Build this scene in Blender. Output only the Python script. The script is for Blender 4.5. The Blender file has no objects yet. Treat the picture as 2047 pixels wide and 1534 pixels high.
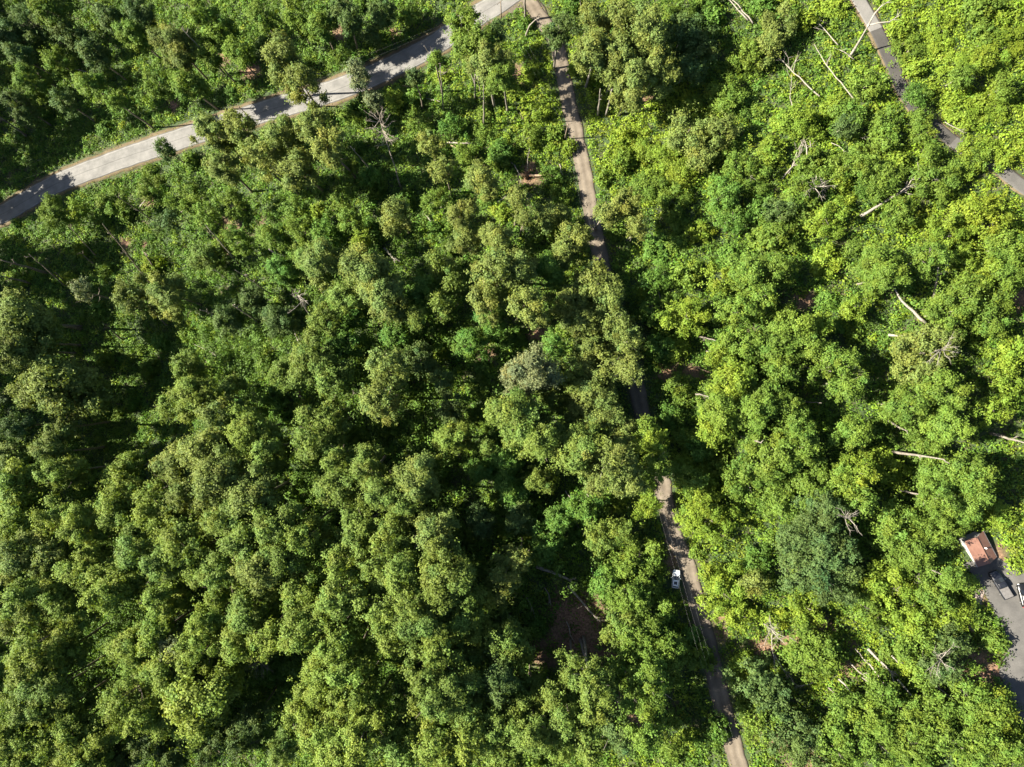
import bpy, math, random
import numpy as np
from mathutils import Vector

# ---------------------------------------------------------------- camera, sky, sun, exposure
S = bpy.context.scene
C = S.collection
R = math.radians
FPX, CX, CY, CAMZ = 1365.0, 1023.5, 767.0, 168.0      # photograph pixels (2047 x 1534), metres
cam = bpy.data.objects.new('camera', bpy.data.cameras.new('camera'))
C.objects.link(cam)
cam.location = (0, 0, CAMZ)
cam.rotation_euler = (0, 0, 0)                        # straight down
cam.data.sensor_fit = 'HORIZONTAL'
cam.data.angle = 2 * math.atan(1023.5 / FPX)
cam.data.clip_end = 6000
S.camera = cam
SUN_EL, SUN_AZ = R(34), R(182)                        # light comes from the photo's left edge
w = bpy.data.worlds.new('World'); S.world = w; w.use_nodes = True
nt = w.node_tree
sky = nt.nodes.new('ShaderNodeTexSky'); sky.sky_type = 'NISHITA'; sky.sun_disc = False
sky.sun_elevation = SUN_EL; sky.sun_rotation = R(270)
bg = nt.nodes['Background']; bg.inputs[1].default_value = 0.05
nt.links.new(sky.outputs[0], bg.inputs[0])
sl = bpy.data.lights.new('sun', 'SUN'); sl.energy = 5.0; sl.angle = R(0.5); sl.color = (1, .925, .77)
sun = bpy.data.objects.new('sun', sl); C.objects.link(sun)
sd = Vector((math.cos(SUN_EL) * math.cos(SUN_AZ), -math.cos(SUN_EL) * math.sin(SUN_AZ), math.sin(SUN_EL)))
sun.rotation_euler = sd.to_track_quat('Z', 'Y').to_euler()
S.view_settings.view_transform = 'Standard'; S.view_settings.look = 'None'
S.view_settings.exposure = 2.2; S.view_settings.gamma = 1
S.cycles.max_bounces = 3; S.cycles.diffuse_bounces = 1; S.cycles.transmission_bounces = 2
S.cycles.glossy_bounces = 2; S.cycles.caustics_reflective = False; S.cycles.caustics_refractive = False

rng = np.random.default_rng(11)
random.seed(11)

# ---------------------------------------------------------------- terrain and pixel -> ground
def gz(x, y):
    x = np.asarray(x, float); y = np.asarray(y, float)
    z = 95 * np.tanh(0.27 * x / 95) - 55 * np.tanh(0.12 * y / 55)
    z = z + 1.3 * np.sin(x / 17.0 + 1.3 * np.sin(y / 23.0)) * np.cos(y / 19.0 + .6)
    return z - 13 * np.exp(-((x + 110) ** 2 + (y - 0) ** 2) / (2 * 25 ** 2)) - 11 * np.exp(-((x + 76) ** 2 + (y + 94) ** 2) / (2 * 24 ** 2))  # last two terms: hollows added to deepen the shade there
def at(u, v, h=0.0):
    a, b = (u - CX) / FPX, -(v - CY) / FPX
    d = CAMZ
    for _ in range(40):
        d = .5 * d + .5 * (CAMZ - float(gz(a * d, b * d)) - h)
    return Vector((a * d, b * d, CAMZ - d))
def mpp(p):                                            # metres per photo pixel at a point
    return (CAMZ - p.z) / FPX
def px_of(p):
    d = CAMZ - p[2]
    return (CX + p[0] / d * FPX, CY - p[1] / d * FPX)

# ---------------------------------------------------------------- materials
def mat(name):
    m = bpy.data.materials.new(name); m.use_nodes = True
    n = m.node_tree.nodes; b = n['Principled BSDF']
    return m, n, m.node_tree.links, b
def noise(n, l, scale, detail=4, rough=.6, co='Object'):
    tc = n.new('ShaderNodeTexCoord'); t = n.new('ShaderNodeTexNoise')
    t.inputs['Scale'].default_value = scale; t.inputs['Detail'].default_value = detail; t.inputs['Roughness'].default_value = rough
    l.new(tc.outputs[co], t.inputs['Vector'])
    return t
def ramp(n, l, src, stops):
    r = n.new('ShaderNodeValToRGB'); e = r.color_ramp.elements
    while len(e) < len(stops): e.new(.5)
    for q, (p, c) in zip(e, stops): q.position = p; q.color = (*c, 1)
    l.new(src, r.inputs[0]); return r
def mixc(n, l, fac, a, b, blend='MIX'):
    m = n.new('ShaderNodeMix'); m.data_type = 'RGBA'; m.blend_type = blend
    for k, v in ((0, fac), (6, a), (7, b)):
        if isinstance(v, (int, float)): m.inputs[k].default_value = v
        elif isinstance(v, tuple): m.inputs[k].default_value = (*v, 1)
        else: l.new(v, m.inputs[k])
    return m.outputs[2]
def simple(name, col, rough=.7, metal=0., var=.25, scale=3., coat=0.):
    m, n, l, b = mat(name)
    t = noise(n, l, scale)
    r = ramp(n, l, t.outputs[0], [(.3, tuple(c * (1 - var) for c in col)), (.7, tuple(min(1, c * (1 + var)) for c in col))])
    l.new(r.outputs[0], b.inputs['Base Color'])
    b.inputs['Roughness'].default_value = rough; b.inputs['Metallic'].default_value = metal
    b.inputs['Coat Weight'].default_value = coat
    return m
def leaf_material(name, use_obj):
    m, n, l, b = mat(name)
    at_ = n.new('ShaderNodeAttribute'); at_.attribute_name = 'tint'
    col = at_.outputs['Color']
    if use_obj:
        oi = n.new('ShaderNodeObjectInfo')
        col = mixc(n, l, 1.0, oi.outputs['Color'], col, 'MULTIPLY')
    l.new(col, b.inputs['Base Color'])
    b.inputs['Roughness'].default_value = .6; b.inputs['Specular IOR Level'].default_value = .16
    tr = n.new('ShaderNodeBsdfTranslucent'); l.new(mixc(n, l, 1.0, col, (1.25, 1.2, .55), 'MULTIPLY'), tr.inputs[0])
    mx = n.new('ShaderNodeMixShader'); mx.inputs[0].default_value = .30
    l.new(b.outputs[0], mx.inputs[1]); l.new(tr.outputs[0], mx.inputs[2])
    l.new(mx.outputs[0], n['Material Output'].inputs[0])
    return m
LEAF = leaf_material('leaf', True)
UNDER = leaf_material('undergrowth_leaf', False)
def bark(name, c0, c1):
    m, n, l, b = mat(name)
    t = noise(n, l, 2.2, 6, .7)
    r = ramp(n, l, t.outputs[0], [(.35, c0), (.65, c1)])
    l.new(r.outputs[0], b.inputs['Base Color']); b.inputs['Roughness'].default_value = .9
    return m
BARK = bark('grey_brown_bark', (.07, .055, .04), (.20, .165, .125))
PALE = bark('pale_bark', (.10, .088, .07), (.22, .195, .165))
DEADW = bark('bleached_wood', (.13, .115, .095), (.27, .245, .205))
DARKW = bark('weathered_grey_wood', (.09, .075, .06), (.27, .235, .19))
ROOT = bark('clay_roots', (.13, .06, .03), (.30, .16, .08))

# bare patches of clay and litter: (u, v, radius in m)
PATCH = [(1130,1225,5),(1165,1235,5.5),(1150,1265,6),(1120,1285,4.5),(1090,1305,3.5),(1195,1285,4.5),(1205,1310,5),(1170,1215,4),
         (1245,1400,3.5),(1265,1430,3.5),(1240,1380,2),(1330,1300,3),(450,110,3),(300,400,2.5),(500,145,3.5),(480,460,1.8),(520,440,1.5),
         (250,485,2),(290,490,1.5),(1030,152,3),(1290,200,2),(680,65,2.5),(455,455,3),(1062,350,3.5),(1070,665,3),(970,705,2.5),(1610,600,2.5),
         (1385,742,2),(1335,745,2.5),(2035,600,3.5),(1880,640,3),(1650,1250,2),(1545,1470,3),(1620,1540,4),(1960,1345,4.5),(1990,1340,2.5),
         (1955,1195,1.6),(1952,1215,1.7),(1950,1235,1.7),(1945,1255,1.6),(1700,1290,1.5),(1990,1115,2.2),(345,210,3),(780,65,2),
         (1345,1120,2.2),(1360,1290,2),(1440,1270,1.6),(1445,1235,1.6),(1520,1290,2.5),(1545,1300,2.0),(1590,1280,2.5),(1700,1340,2)]
PW = np.array([(*at(u, v)[:2], r) for u, v, r in PATCH])

# ---------------------------------------------------------------- mesh building with numpy
def np_mesh(name, verts, faces, tint=None, m=None):
    verts = np.asarray(verts, np.float32); faces = np.asarray(faces, np.int32)
    me = bpy.data.meshes.new(name)
    k = faces.shape[1]
    me.vertices.add(len(verts)); me.vertices.foreach_set('co', verts.ravel())
    me.loops.add(faces.size); me.loops.foreach_set('vertex_index', faces.ravel())
    me.polygons.add(len(faces)); me.polygons.foreach_set('loop_start', np.arange(0, faces.size, k, dtype=np.int32))
    me.update(calc_edges=True)
    if tint is not None:
        a = me.color_attributes.new('tint', 'FLOAT_COLOR', 'POINT')
        a.data.foreach_set('color', np.concatenate([tint, np.ones((len(tint), 1))], 1).astype(np.float32).ravel())
    if m: me.materials.append(m)
    me.validate()
    return me
def unit(v):
    return v / np.maximum(np.linalg.norm(v, axis=1, keepdims=True), 1e-9)
def leaf_quads(c, n, size, g, aspect=.62):
    """one small kite-shaped leaf spray per centre"""
    N = len(c); n = unit(n)
    t = unit(np.cross(n, unit(g.normal(size=(N, 3))))); b = np.cross(n, t)
    s = (size * g.uniform(.7, 1.3, N))[:, None]
    v = np.empty((N, 4, 3))
    v[:, 0] = c + t * s; v[:, 1] = c + b * s * aspect + t * s * .2 - n * s * .12; v[:, 2] = c - t * s * .8; v[:, 3] = c - b * s * aspect + t * s * .2 - n * s * .12
    return v.reshape(-1, 3), np.arange(N * 4).reshape(N, 4)
def crown_points(Rc, hc, seed, dens=1.0, leaf=.30, sparse=0., feather=1.):
    """lobes -> clumps -> leaves; returns centres, normals, per leaf tint. Origin at crown base centre"""
    g = np.random.default_rng(seed)
    nl = int((g.integers(13, 18) + Rc * 2.2) * (1.25 if hc > Rc * 2 else 1))
    ph = g.uniform(0, 6.28, 3); fa, fb = ((.80, .17), (.62, .36), (.92, .04), (.70, .12))[int(g.integers(4))]   # spreading, bowl, round, spire
    lobe = g.uniform(.78, 1.3); dens = dens * g.uniform(.72, 1.15)
    cs, ns, ts, hs = [], [], [], []
    for i in range(nl):
        t = (i + g.uniform(.1, .9)) / nl
        prof = (math.sin(math.pi * (t * fa + fb * (1 - .2 * t)))) ** .8
        ang = i * 2.4 + g.uniform(-.6, .6)
        reach = 1 + .30 * math.sin(ang * 2 + ph[0]) + .18 * math.sin(ang * 3 + ph[1])
        rr = Rc * prof * reach * g.uniform(.38, .92)
        lr = Rc * lobe * g.uniform(.13, .34) * (1.12 if feather < .9 else 1) * (1.12 - .25 * t)
        lc = np.array([rr * math.cos(ang), rr * math.sin(ang), hc * (.10 + .82 * t)])
        if g.random() < sparse: continue
        ax = unit(np.array([[math.cos(ang), math.sin(ang), g.uniform(.1, .8)]]))[0]
        nc = max(6, int(19 * lr * lr * dens + 5))
        d = unit(g.normal(size=(nc, 3)) + np.array([.35 * math.cos(ang), .35 * math.sin(ang), .55]))
        cc = lc + d * (lr * g.uniform(.5, 1.05, nc))[:, None] * np.array([.88, .88, .74])
        cc = cc + ax * (g.uniform(-.8, 1.0, nc) * lr * g.uniform(.5, 1.3) * feather)[:, None]
        cb = g.uniform(.86, 1.14, nc) * g.uniform(.86, 1.14)
        lh = g.normal(0, .065)
        k = 13
        sx_ = unit(d * .8 + g.normal(size=(nc, 3)) * .6); off = g.normal(size=(nc, k, 3)) * .17 + sx_[:, None] * g.normal(size=(nc, k, 1)) * g.uniform(.25, .62, (nc, 1, 1))
        p = (cc[:, None] + off).reshape(-1, 3)
        nn = np.repeat(d * .8 + np.array([0, 0, .4]), k, 0) + g.normal(size=(nc * k, 3)) * .36
        tt = np.repeat(cb, k) * g.uniform(.86, 1.14, nc * k)
        hs.append(np.repeat(lh, nc * k))
        cs.append(p); ns.append(nn); ts.append(tt)
    ne = int(10 + 7 * Rc)                              # loose sprays that stand out of the lobes
    a = g.uniform(0, 6.28, ne); t = g.uniform(.05, 1.0, ne)
    rr = Rc * np.sin(math.pi * (t * fa + fb * (1 - .2 * t))) ** .8 * (1 + .30 * np.sin(a * 2 + ph[0]) + .18 * np.sin(a * 3 + ph[1])) * g.uniform(.85, 1.12, ne)
    ec = np.stack([rr * np.cos(a), rr * np.sin(a), hc * (.08 + .95 * t)], 1); ed = np.stack([np.cos(a), np.sin(a), np.full(ne, .7)], 1)
    cs.append((ec[:, None] + g.normal(size=(ne, 10, 3)) * .30).reshape(-1, 3)); ns.append(np.repeat(ed, 10, 0) + g.normal(size=(ne * 10, 3)) * .5); ts.append(g.uniform(.8, 1.3, ne * 10))
    c, n, t = np.concatenate(cs), np.concatenate(ns), np.concatenate(ts)
    hue = g.normal(0, .04, len(t)) + np.concatenate(hs + [np.zeros(ne * 10)])
    tint = np.stack([t * (1 + hue), t, t * (1 - hue)], 1)
    return c, n, tint
def crown_mesh(name, Rc, hc, seed, dens=1., leaf=.30, sparse=0., feather=1.):
    c, n, tint = crown_points(Rc, hc, seed, dens, leaf, sparse, feather)
    v, f = leaf_quads(c, n, leaf, np.random.default_rng(seed + 999))
    return np_mesh(name, v, f, np.repeat(tint, 4, 0), LEAF)
def tube(path, radii, sides=7):
    """verts, quads of a tapered tube along a polyline, closed with end rings pulled to a point"""
    P = [Vector(p) for p in path]; vs, fs = [], []
    up = Vector((.31, .17, .94))
    for i, p in enumerate(P):
        d = (P[min(i + 1, len(P) - 1)] - P[max(i - 1, 0)])
        d = d.normalized() if d.length > 1e-6 else Vector((0, 0, 1))
        a = d.cross(up)
        if a.length < .05: a = d.cross(Vector((1, 0, 0)))
        a.normalize(); b = d.cross(a)
        for k in range(sides):
            t = 2 * math.pi * k / sides
            vs.append(p + (a * math.cos(t) + b * math.sin(t)) * radii[i])
    n = len(P)
    for i in range(n - 1):
        for k in range(sides):
            k2 = (k + 1) % sides
            fs.append((i * sides + k, i * sides + k2, (i + 1) * sides + k2, (i + 1) * sides + k))
    vs.append(P[0]); vs.append(P[-1]); c0, c1 = len(vs) - 2, len(vs) - 1
    for k in range(sides):
        k2 = (k + 1) % sides
        fs.append((c0, k2, k)); fs.append((c1, (n - 1) * sides + k, (n - 1) * sides + k2))
    return vs, fs
class MB:
    def __init__(s): s.v, s.f, s.mi = [], [], []
    def add(s, vf, mi=0):
        o = len(s.v); s.v += [tuple(p) for p in vf[0]]
        s.f += [tuple(i + o for i in q) for q in vf[1]]; s.mi += [mi] * len(vf[1]); return s
    def mesh(s, name, *mats, smooth=False):
        me = bpy.data.meshes.new(name); me.from_pydata(s.v, [], s.f); me.update()
        for m in mats: me.materials.append(m)
        me.polygons.foreach_set('material_index', s.mi)
        if smooth: me.polygons.foreach_set('use_smooth', [True] * len(s.f))
        return me
def link(name, data, parent=None, loc=None):
    o = bpy.data.objects.new(name, data); C.objects.link(o)
    if parent: o.parent = parent
    if loc is not None: o.location = loc
    return o
def tag(o, label=None, cat=None, group=None, kind=None):
    for k, v in (('label', label), ('category', cat), ('group', group), ('kind', kind)):
        if v: o[k] = v
    return o

# ---------------------------------------------------------------- roads (polylines in photo pixels)
ROAD = [(-190,490),(-90,462),(0,430),(106,371),(205,331),(300,298),(400,265),(520,226),(620,197),(700,170),(762,144),(862,94),(906,64),(955,32),(990,10),(1030,-18),(1090,-60),(1170,-110)]
LANE = [(1046,-12),(1066,14),(1084,38),(1101,64),(1114,92),(1123,132),(1134,191),(1145,239),(1154,278),(1162,317),(1170,359),(1178,408),(1186,445),(1196,495),(1205,540),(1221,600),(1245,680),(1270,760),(1281,815),(1305,890),(1327,985),(1336,1030),(1350,1078),(1366,1110),(1378,1145),(1386,1182),(1398,1220),(1414,1283),(1424,1327),(1438,1386),(1458,1454),(1475,1523),(1492,1590),(1510,1660)]
DRIVE = [(1660,-110),(1690,-50),(1717,0),(1737,34),(1756,68),(1772,103),(1787,137),(1804,178),(1833,221),(1861,247),(1886,268),(1915,290),(1950,308),(1991,331),(2028,361),(2070,390),(2130,425),(2200,470)]
def smooth(pts, step=1.2):
    P = [at(u, v) for u, v in pts]
    out = []
    for i in range(len(P) - 1):
        p0, p1, p2, p3 = P[max(i - 1, 0)], P[i], P[i + 1], P[min(i + 2, len(P) - 1)]
        n = max(2, int((p2 - p1).length / step))
        for k in range(n):
            t = k / n
            out.append(.5 * ((2 * p1) + (p2 - p0) * t + (2 * p0 - 5 * p1 + 4 * p2 - p3) * t * t + (3 * p1 - p0 - 3 * p2 + p3) * t ** 3))
    out.append(P[-1]); return np.array([(p.x, p.y) for p in out])
ROADW, LANEW, DRIVEW = smooth(ROAD), smooth(LANE), smooth(DRIVE)
PADL = [(1922,1126),(1950,1156),(1969,1187),(1986,1222),(2007,1261),(2013,1298),(1996,1345),(2030,1425),(2052,1470),(2070,1520),(2090,1580)]
PADR = [(1992,1112),(2030,1139),(2062,1150),(2095,1190),(2105,1250),(2110,1300),(2105,1350),(2110,1420),(2122,1470),(2135,1520),(2150,1580)]
def strip(name, xy, half, lift, m, wob=0., cross=8, nrm=None, skirt=.25):
    t = np.gradient(xy, axis=0); t /= np.linalg.norm(t, axis=1, keepdims=True)
    nr = np.stack([-t[:, 1], t[:, 0]], 1)
    s = np.concatenate([[0], np.cumsum(np.linalg.norm(np.diff(xy, axis=0), axis=1))])
    g = np.random.default_rng(len(xy))
    n = len(xy)
    wl = half + wob * (np.interp(s, np.arange(0, s[-1] + 2, 1.5), g.normal(size=len(np.arange(0, s[-1] + 2, 1.5)))))
    wr = half + wob * (np.interp(s, np.arange(0, s[-1] + 2, 1.5), g.normal(size=len(np.arange(0, s[-1] + 2, 1.5)))))
    vs, uv = [], []
    ks = [0] + list(range(cross + 1)) + [cross]
    for j, k in enumerate(ks):
        q = k / cross
        off = -wl + (wl + wr) * q
        p = xy + nr * off[:, None]
        z = gz(p[:, 0], p[:, 1]) + lift - (skirt if j in (0, len(ks) - 1) else 0)
        vs.append(np.concatenate([p, z[:, None]], 1)); uv.append(np.stack([np.full(n, q), s], 1))
    K = len(ks)
    V = np.stack(vs, 1).reshape(-1, 3); U = np.stack(uv, 1).reshape(-1, 2)
    i, j = np.meshgrid(np.arange(n - 1), np.arange(K - 1), indexing='ij')
    a = (i * K + j).ravel(); F_ = np.stack([a, a + 1, a + K + 1, a + K], 1)[:, ::-1]
    me = np_mesh(name, V, F_, None, m)
    ul = me.uv_layers.new(name='along'); idx = np.empty(len(me.loops), np.int32); me.loops.foreach_get('vertex_index', idx)
    ul.data.foreach_set('uv', U[idx].astype(np.float32).ravel())
    o = link(name, me); o['kind'] = 'structure'; return o
def two_edge(name, L, Rr, lift, m, cross=26, step=40):
    def res(P):
        P = np.array([tuple(at(u, v)[:2]) for u, v in P]); q = np.linspace(0, len(P) - 1, step * 3)
        return np.stack([np.interp(q, range(len(P)), P[:, i]) for i in (0, 1)], 1)
    a, b = res(L), res(Rr); n = len(a)
    ks = np.concatenate([[0], np.linspace(0, 1, cross), [1]]); K = len(ks)
    V = a[:, None] * (1 - ks)[None, :, None] + b[:, None] * ks[None, :, None]
    Z = gz(V[..., 0], V[..., 1]) + lift; Z[:, 0] -= .3; Z[:, -1] -= .3
    V = np.concatenate([V, Z[..., None]], 2).reshape(-1, 3)
    i, j = np.meshgrid(np.arange(n - 1), np.arange(K - 1), indexing='ij')
    q = (i * K + j).ravel(); F_ = np.stack([q, q + 1, q + K + 1, q + K], 1)
    o = link(name, np_mesh(name, V, F_, None, m)); o['kind'] = 'structure'; return o
def uvx(n):
    u = n.new('ShaderNodeUVMap'); u.uv_map = 'along'
    s = n.new('ShaderNodeSeparateXYZ'); n.id_data.links.new(u.outputs[0], s.inputs[0]); return s
def asphalt(name, lo, hi, marks=False, tracks=.0):
    m, n, l, b = mat(name)
    t1 = noise(n, l, .35, 5, .6); t2 = noise(n, l, 4., 4, .7)
    c = ramp(n, l, t1.outputs[0], [(.3, lo), (.7, hi)]).outputs[0]
    c = mixc(n, l, .35, c, ramp(n, l, t2.outputs[0], [(.3, (.45,) * 3), (.7, (1., 1., 1.))]).outputs[0], 'MULTIPLY')
    if marks or tracks:
        s = uvx(n)
        r = n.new('ShaderNodeValToRGB'); e = r.color_ramp.elements; r.color_ramp.interpolation = 'LINEAR'
        stops = [(0, .72), (.04, .80), (.055, 1.35), (.075, 1.35), (.09, .95), (.26, 1.03), (.36, .95), (.478, 1.), (.488, .70), (.512, .70), (.522, 1.), (.66, .95), (.76, 1.03), (.91, .95), (.925, 1.35), (.945, 1.35), (.96, .8), (1, .72)] if marks else \
                [(0, .62), (.12, .80), (.28, 1.2), (.5, .78), (.72, 1.2), (.88, .8), (1, .62)]
        while len(e) < len(stops): e.new(.5)
        for q, (p, v) in zip(e, stops): q.position = p; q.color = (v, v, v, 1)
        l.new(s.outputs[0], r.inputs[0])
        c = mixc(n, l, 1. if marks else tracks, c, r.outputs[0], 'MULTIPLY')
    l.new(c, b.inputs['Base Color']); b.inputs['Roughness'].default_value = .92; b.inputs['Specular IOR Level'].default_value = .2
    return m
M_ROAD = asphalt('worn_asphalt', (.108, .106, .102), (.178, .173, .166), marks=True)
M_LANE = asphalt('packed_dirt', (.088, .072, .055), (.150, .127, .10), tracks=.75)
M_DARKD = asphalt('dark_asphalt', (.04, .038, .036), (.058, .055, .052))
M_CONC = asphalt('pale_concrete', (.11, .107, .102), (.145, .14, .134))
M_PAD = asphalt('asphalt_and_shaded_drive', (.060, .058, .056), (.098, .094, .089))
M_TAN = asphalt('tan_gravel', (.085, .066, .038), (.13, .102, .062))
strip('road_shoulder', ROADW, 4.3, .05, M_TAN, wob=.22)
strip('road', ROADW, 3.35, .09, M_ROAD, wob=.07)
strip('dirt_lane', LANEW, 1.85, .06, M_LANE, wob=.13)
strip('drive_verge', DRIVEW, 1.75, .05, M_TAN, wob=.28)
iq = int(np.argmin(np.linalg.norm(DRIVEW - np.array(at(1757, 60)[:2]), axis=1)))
jq = int(np.argmin(np.linalg.norm(DRIVEW - np.array(at(1908, 284)[:2]), axis=1)))
strip('concrete_drive', DRIVEW[:iq + 1], 1.4, .09, M_CONC)
strip('asphalt_drive', DRIVEW[iq:jq + 1], 1.36, .094, M_DARKD)
strip('lower_drive', DRIVEW[jq:], 1.4, .09, M_PAD)  # concrete stretch; the darker pad colour stands in for its shade
M_GRAV = asphalt('pink_gravel', (.16, .125, .11), (.24, .20, .18))
strip('gravel_path', smooth([(1958,1180),(1953,1200),(1954,1220),(1949,1240),(1946,1262)]), .95, .05, M_GRAV, wob=.2)
two_edge('parking_drive', PADL, PADR, .07, M_PAD)
# widened dirt mouth where the lane meets the road
two_edge('lane_mouth', [(1012,22),(1030,30),(1052,40),(1078,52)], [(1060,-14),(1074,-4),(1090,14),(1100,40)], .055, M_LANE, cross=10, step=10)

def dist_poly(P, L):
    """distance of points P (n,2) to polyline samples L"""
    out = np.full(len(P), 1e9)
    for i in range(0, len(L), 2): out = np.minimum(out, np.hypot(P[:, 0] - L[i, 0], P[:, 1] - L[i, 1]))
    return out
padpoly = np.array([tuple(at(u, v)[:2]) for u, v in PADL + PADR[::-1]])
def in_poly(P, poly):
    x, y = P[:, 0], P[:, 1]; r = np.zeros(len(P), bool); j = len(poly) - 1
    for i in range(len(poly)):
        xi, yi = poly[i]; xj, yj = poly[j]
        r ^= ((yi > y) != (yj > y)) & (x < (xj - xi) * (y - yi) / (yj - yi + 1e-12) + xi); j = i
    return r
def project(P, h=0.):
    z = gz(P[:, 0], P[:, 1]) + h; d = CAMZ - z
    return CX + P[:, 0] / d * FPX, CY - P[:, 1] / d * FPX

# terrain sheet
gx = np.concatenate([-np.geomspace(2500, 152, 18), np.arange(-150, 151, 1.5), np.geomspace(152, 2500, 18)])
gy = np.concatenate([-np.geomspace(2500, 127, 18), np.arange(-126, 127, 1.5), np.geomspace(128, 2500, 18)])
X, Y = np.meshgrid(gx, gy); Z = gz(X, Y)
nx, ny = len(gx), len(gy)
i, j = np.meshgrid(np.arange(ny - 1), np.arange(nx - 1), indexing='ij'); a = (i * nx + j).ravel()
pts = np.stack([X.ravel(), Y.ravel()], 1)
bare = np.zeros(len(pts))
for x, y, r in PW: bare = np.maximum(bare, np.clip(1.4 - np.hypot(pts[:, 0] - x, pts[:, 1] - y) / r + .35 * np.sin(pts[:, 0] * 1.3 + pts[:, 1]) * np.sin(pts[:, 1] * 1.1), 0, 1))
m, n, l, b = mat('forest_floor')
at_ = n.new('ShaderNodeAttribute'); at_.attribute_name = 'tint'
t1 = noise(n, l, .22, 6, .65); t2 = noise(n, l, 2.4, 5, .7)
floor_c = ramp(n, l, t1.outputs[0], [(.3, (.022, .045, .010)), (.5, (.03, .05, .013)), (.70, (.06, .05, .022))]).outputs[0]
clay = ramp(n, l, t2.outputs[0], [(.25, (.045, .026, .016)), (.5, (.14, .078, .047)), (.75, (.24, .155, .096))]).outputs[0]
c = mixc(n, l, at_.outputs['Fac'], floor_c, clay)
c = mixc(n, l, .5, c, ramp(n, l, t2.outputs[0], [(.3, (.45,) * 3), (.7, (1.2,) * 3)]).outputs[0], 'MULTIPLY')
l.new(c, b.inputs['Base Color']); b.inputs['Roughness'].default_value = .95
me = np_mesh('terrain', np.stack([X.ravel(), Y.ravel(), Z.ravel()], 1), np.stack([a, a + 1, a + nx + 1, a + nx], 1), np.stack([bare] * 3, 1), m)
ground = link('terrain', me); ground['kind'] = 'structure'

# ---------------------------------------------------------------- words: where a thing stands, told by landmarks of the photo
LM = [("the white car", 1352, 1156), ("the brown-roofed shed", 1958, 1097), ("the dark pickup", 1998, 1166), ("the road junction", 1040, 25),
      ("the lane's upper pole", 1132, 268), ("the forked white snag", 1740, 60), ("the twiggy grey snag", 772, 290), ("the silvery mid-picture tree", 1060, 742),
      ("the round yellow-green tree", 1375, 635), ("the widest dark crown", 1640, 1115), ("the clay clearing", 1165, 1250), ("the snag in the dark gap", 525, 1340),
      ("the silvery roadside tree", 722, 160), ("the white fallen trunk", 1770, 400), ("the long slanting log", 1806, 614), ("the crossed pale logs", 1598, 1268),
      ("the lower left corner", 0, 1534), ("the upper left corner", 0, 0), ("the lower right corner", 2047, 1534), ("the upper right corner", 2047, 0),
      ("the road's left end", 8, 428), ("the small drive gap", 1912, 288), ("the left edge's middle", 0, 767), ("the bottom edge's middle", 1023, 1534),
      ("the right edge's middle", 2047, 767), ("the large round crown", 395, 1385), ("the high pale crown", 390, 800), ("the leaning pale log", 1105, 1143),
      ("the lane's shaded gap", 1196, 492), ("the small lane opening", 1280, 800), ("the pale lane end", 1330, 990), ("the crossed logs", 784, 512),
      ("the lane's lower end", 1470, 1500), ("the overhanging roadside crowns", 480, 285), ("the tall trunk pair", 1208, 215), ("the lone shaded crown", 112, 768),
      ("the fan of pale sticks", 1602, 310), ("the root plate", 1056, 352)]
DIRS = ["right of", "upper right of", "above", "upper left of", "left of", "lower left of", "below", "lower right of"]
ORD = ["nearest", "second", "third", "fourth", "fifth", "sixth", "seventh", "eighth", "ninth", "tenth", "eleventh", "twelfth", "thirteenth", "fourteenth", "fifteenth"]
PENDING = []                                           # (object, adjective, noun, u, v)
def later(o, adj, noun, u, v): PENDING.append((o, adj, noun, u, v))
def write_labels():
    bins = {}
    for o, adj, noun, u, v in PENDING:
        k = min(range(len(LM)), key=lambda q: (LM[q][1] - u) ** 2 + (LM[q][2] - v) ** 2)
        dx, dy = u - LM[k][1], -(v - LM[k][2])
        d = int(round(math.atan2(dy, dx) / (math.pi / 4))) % 8
        bins.setdefault((noun, k, d), []).append((math.hypot(dx, dy), o, adj))
    for (noun, k, d), L in bins.items():
        L.sort(key=lambda t: t[0])
        for i, (_, o, adj) in enumerate(L):
            if len(L) == 1: o['label'] = f"{adj} {noun} {DIRS[d]} {LM[k][0]}"
            else: o['label'] = f"{adj} {noun}, {ORD[i]} one out {DIRS[d]} {LM[k][0]}"

# ---------------------------------------------------------------- tall trees
TONE = {'y': ((.138, .200, .022), 'yellow-green'), 'g': ((.100, .160, .023), 'mid-green'), 'o': ((.126, .160, .036), 'olive-green'),
        'd': ((.068, .110, .030), 'dark green'), 'e': ((.078, .150, .024), 'emerald green'), 's': ((.122, .148, .064), 'silvery green')}
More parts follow.
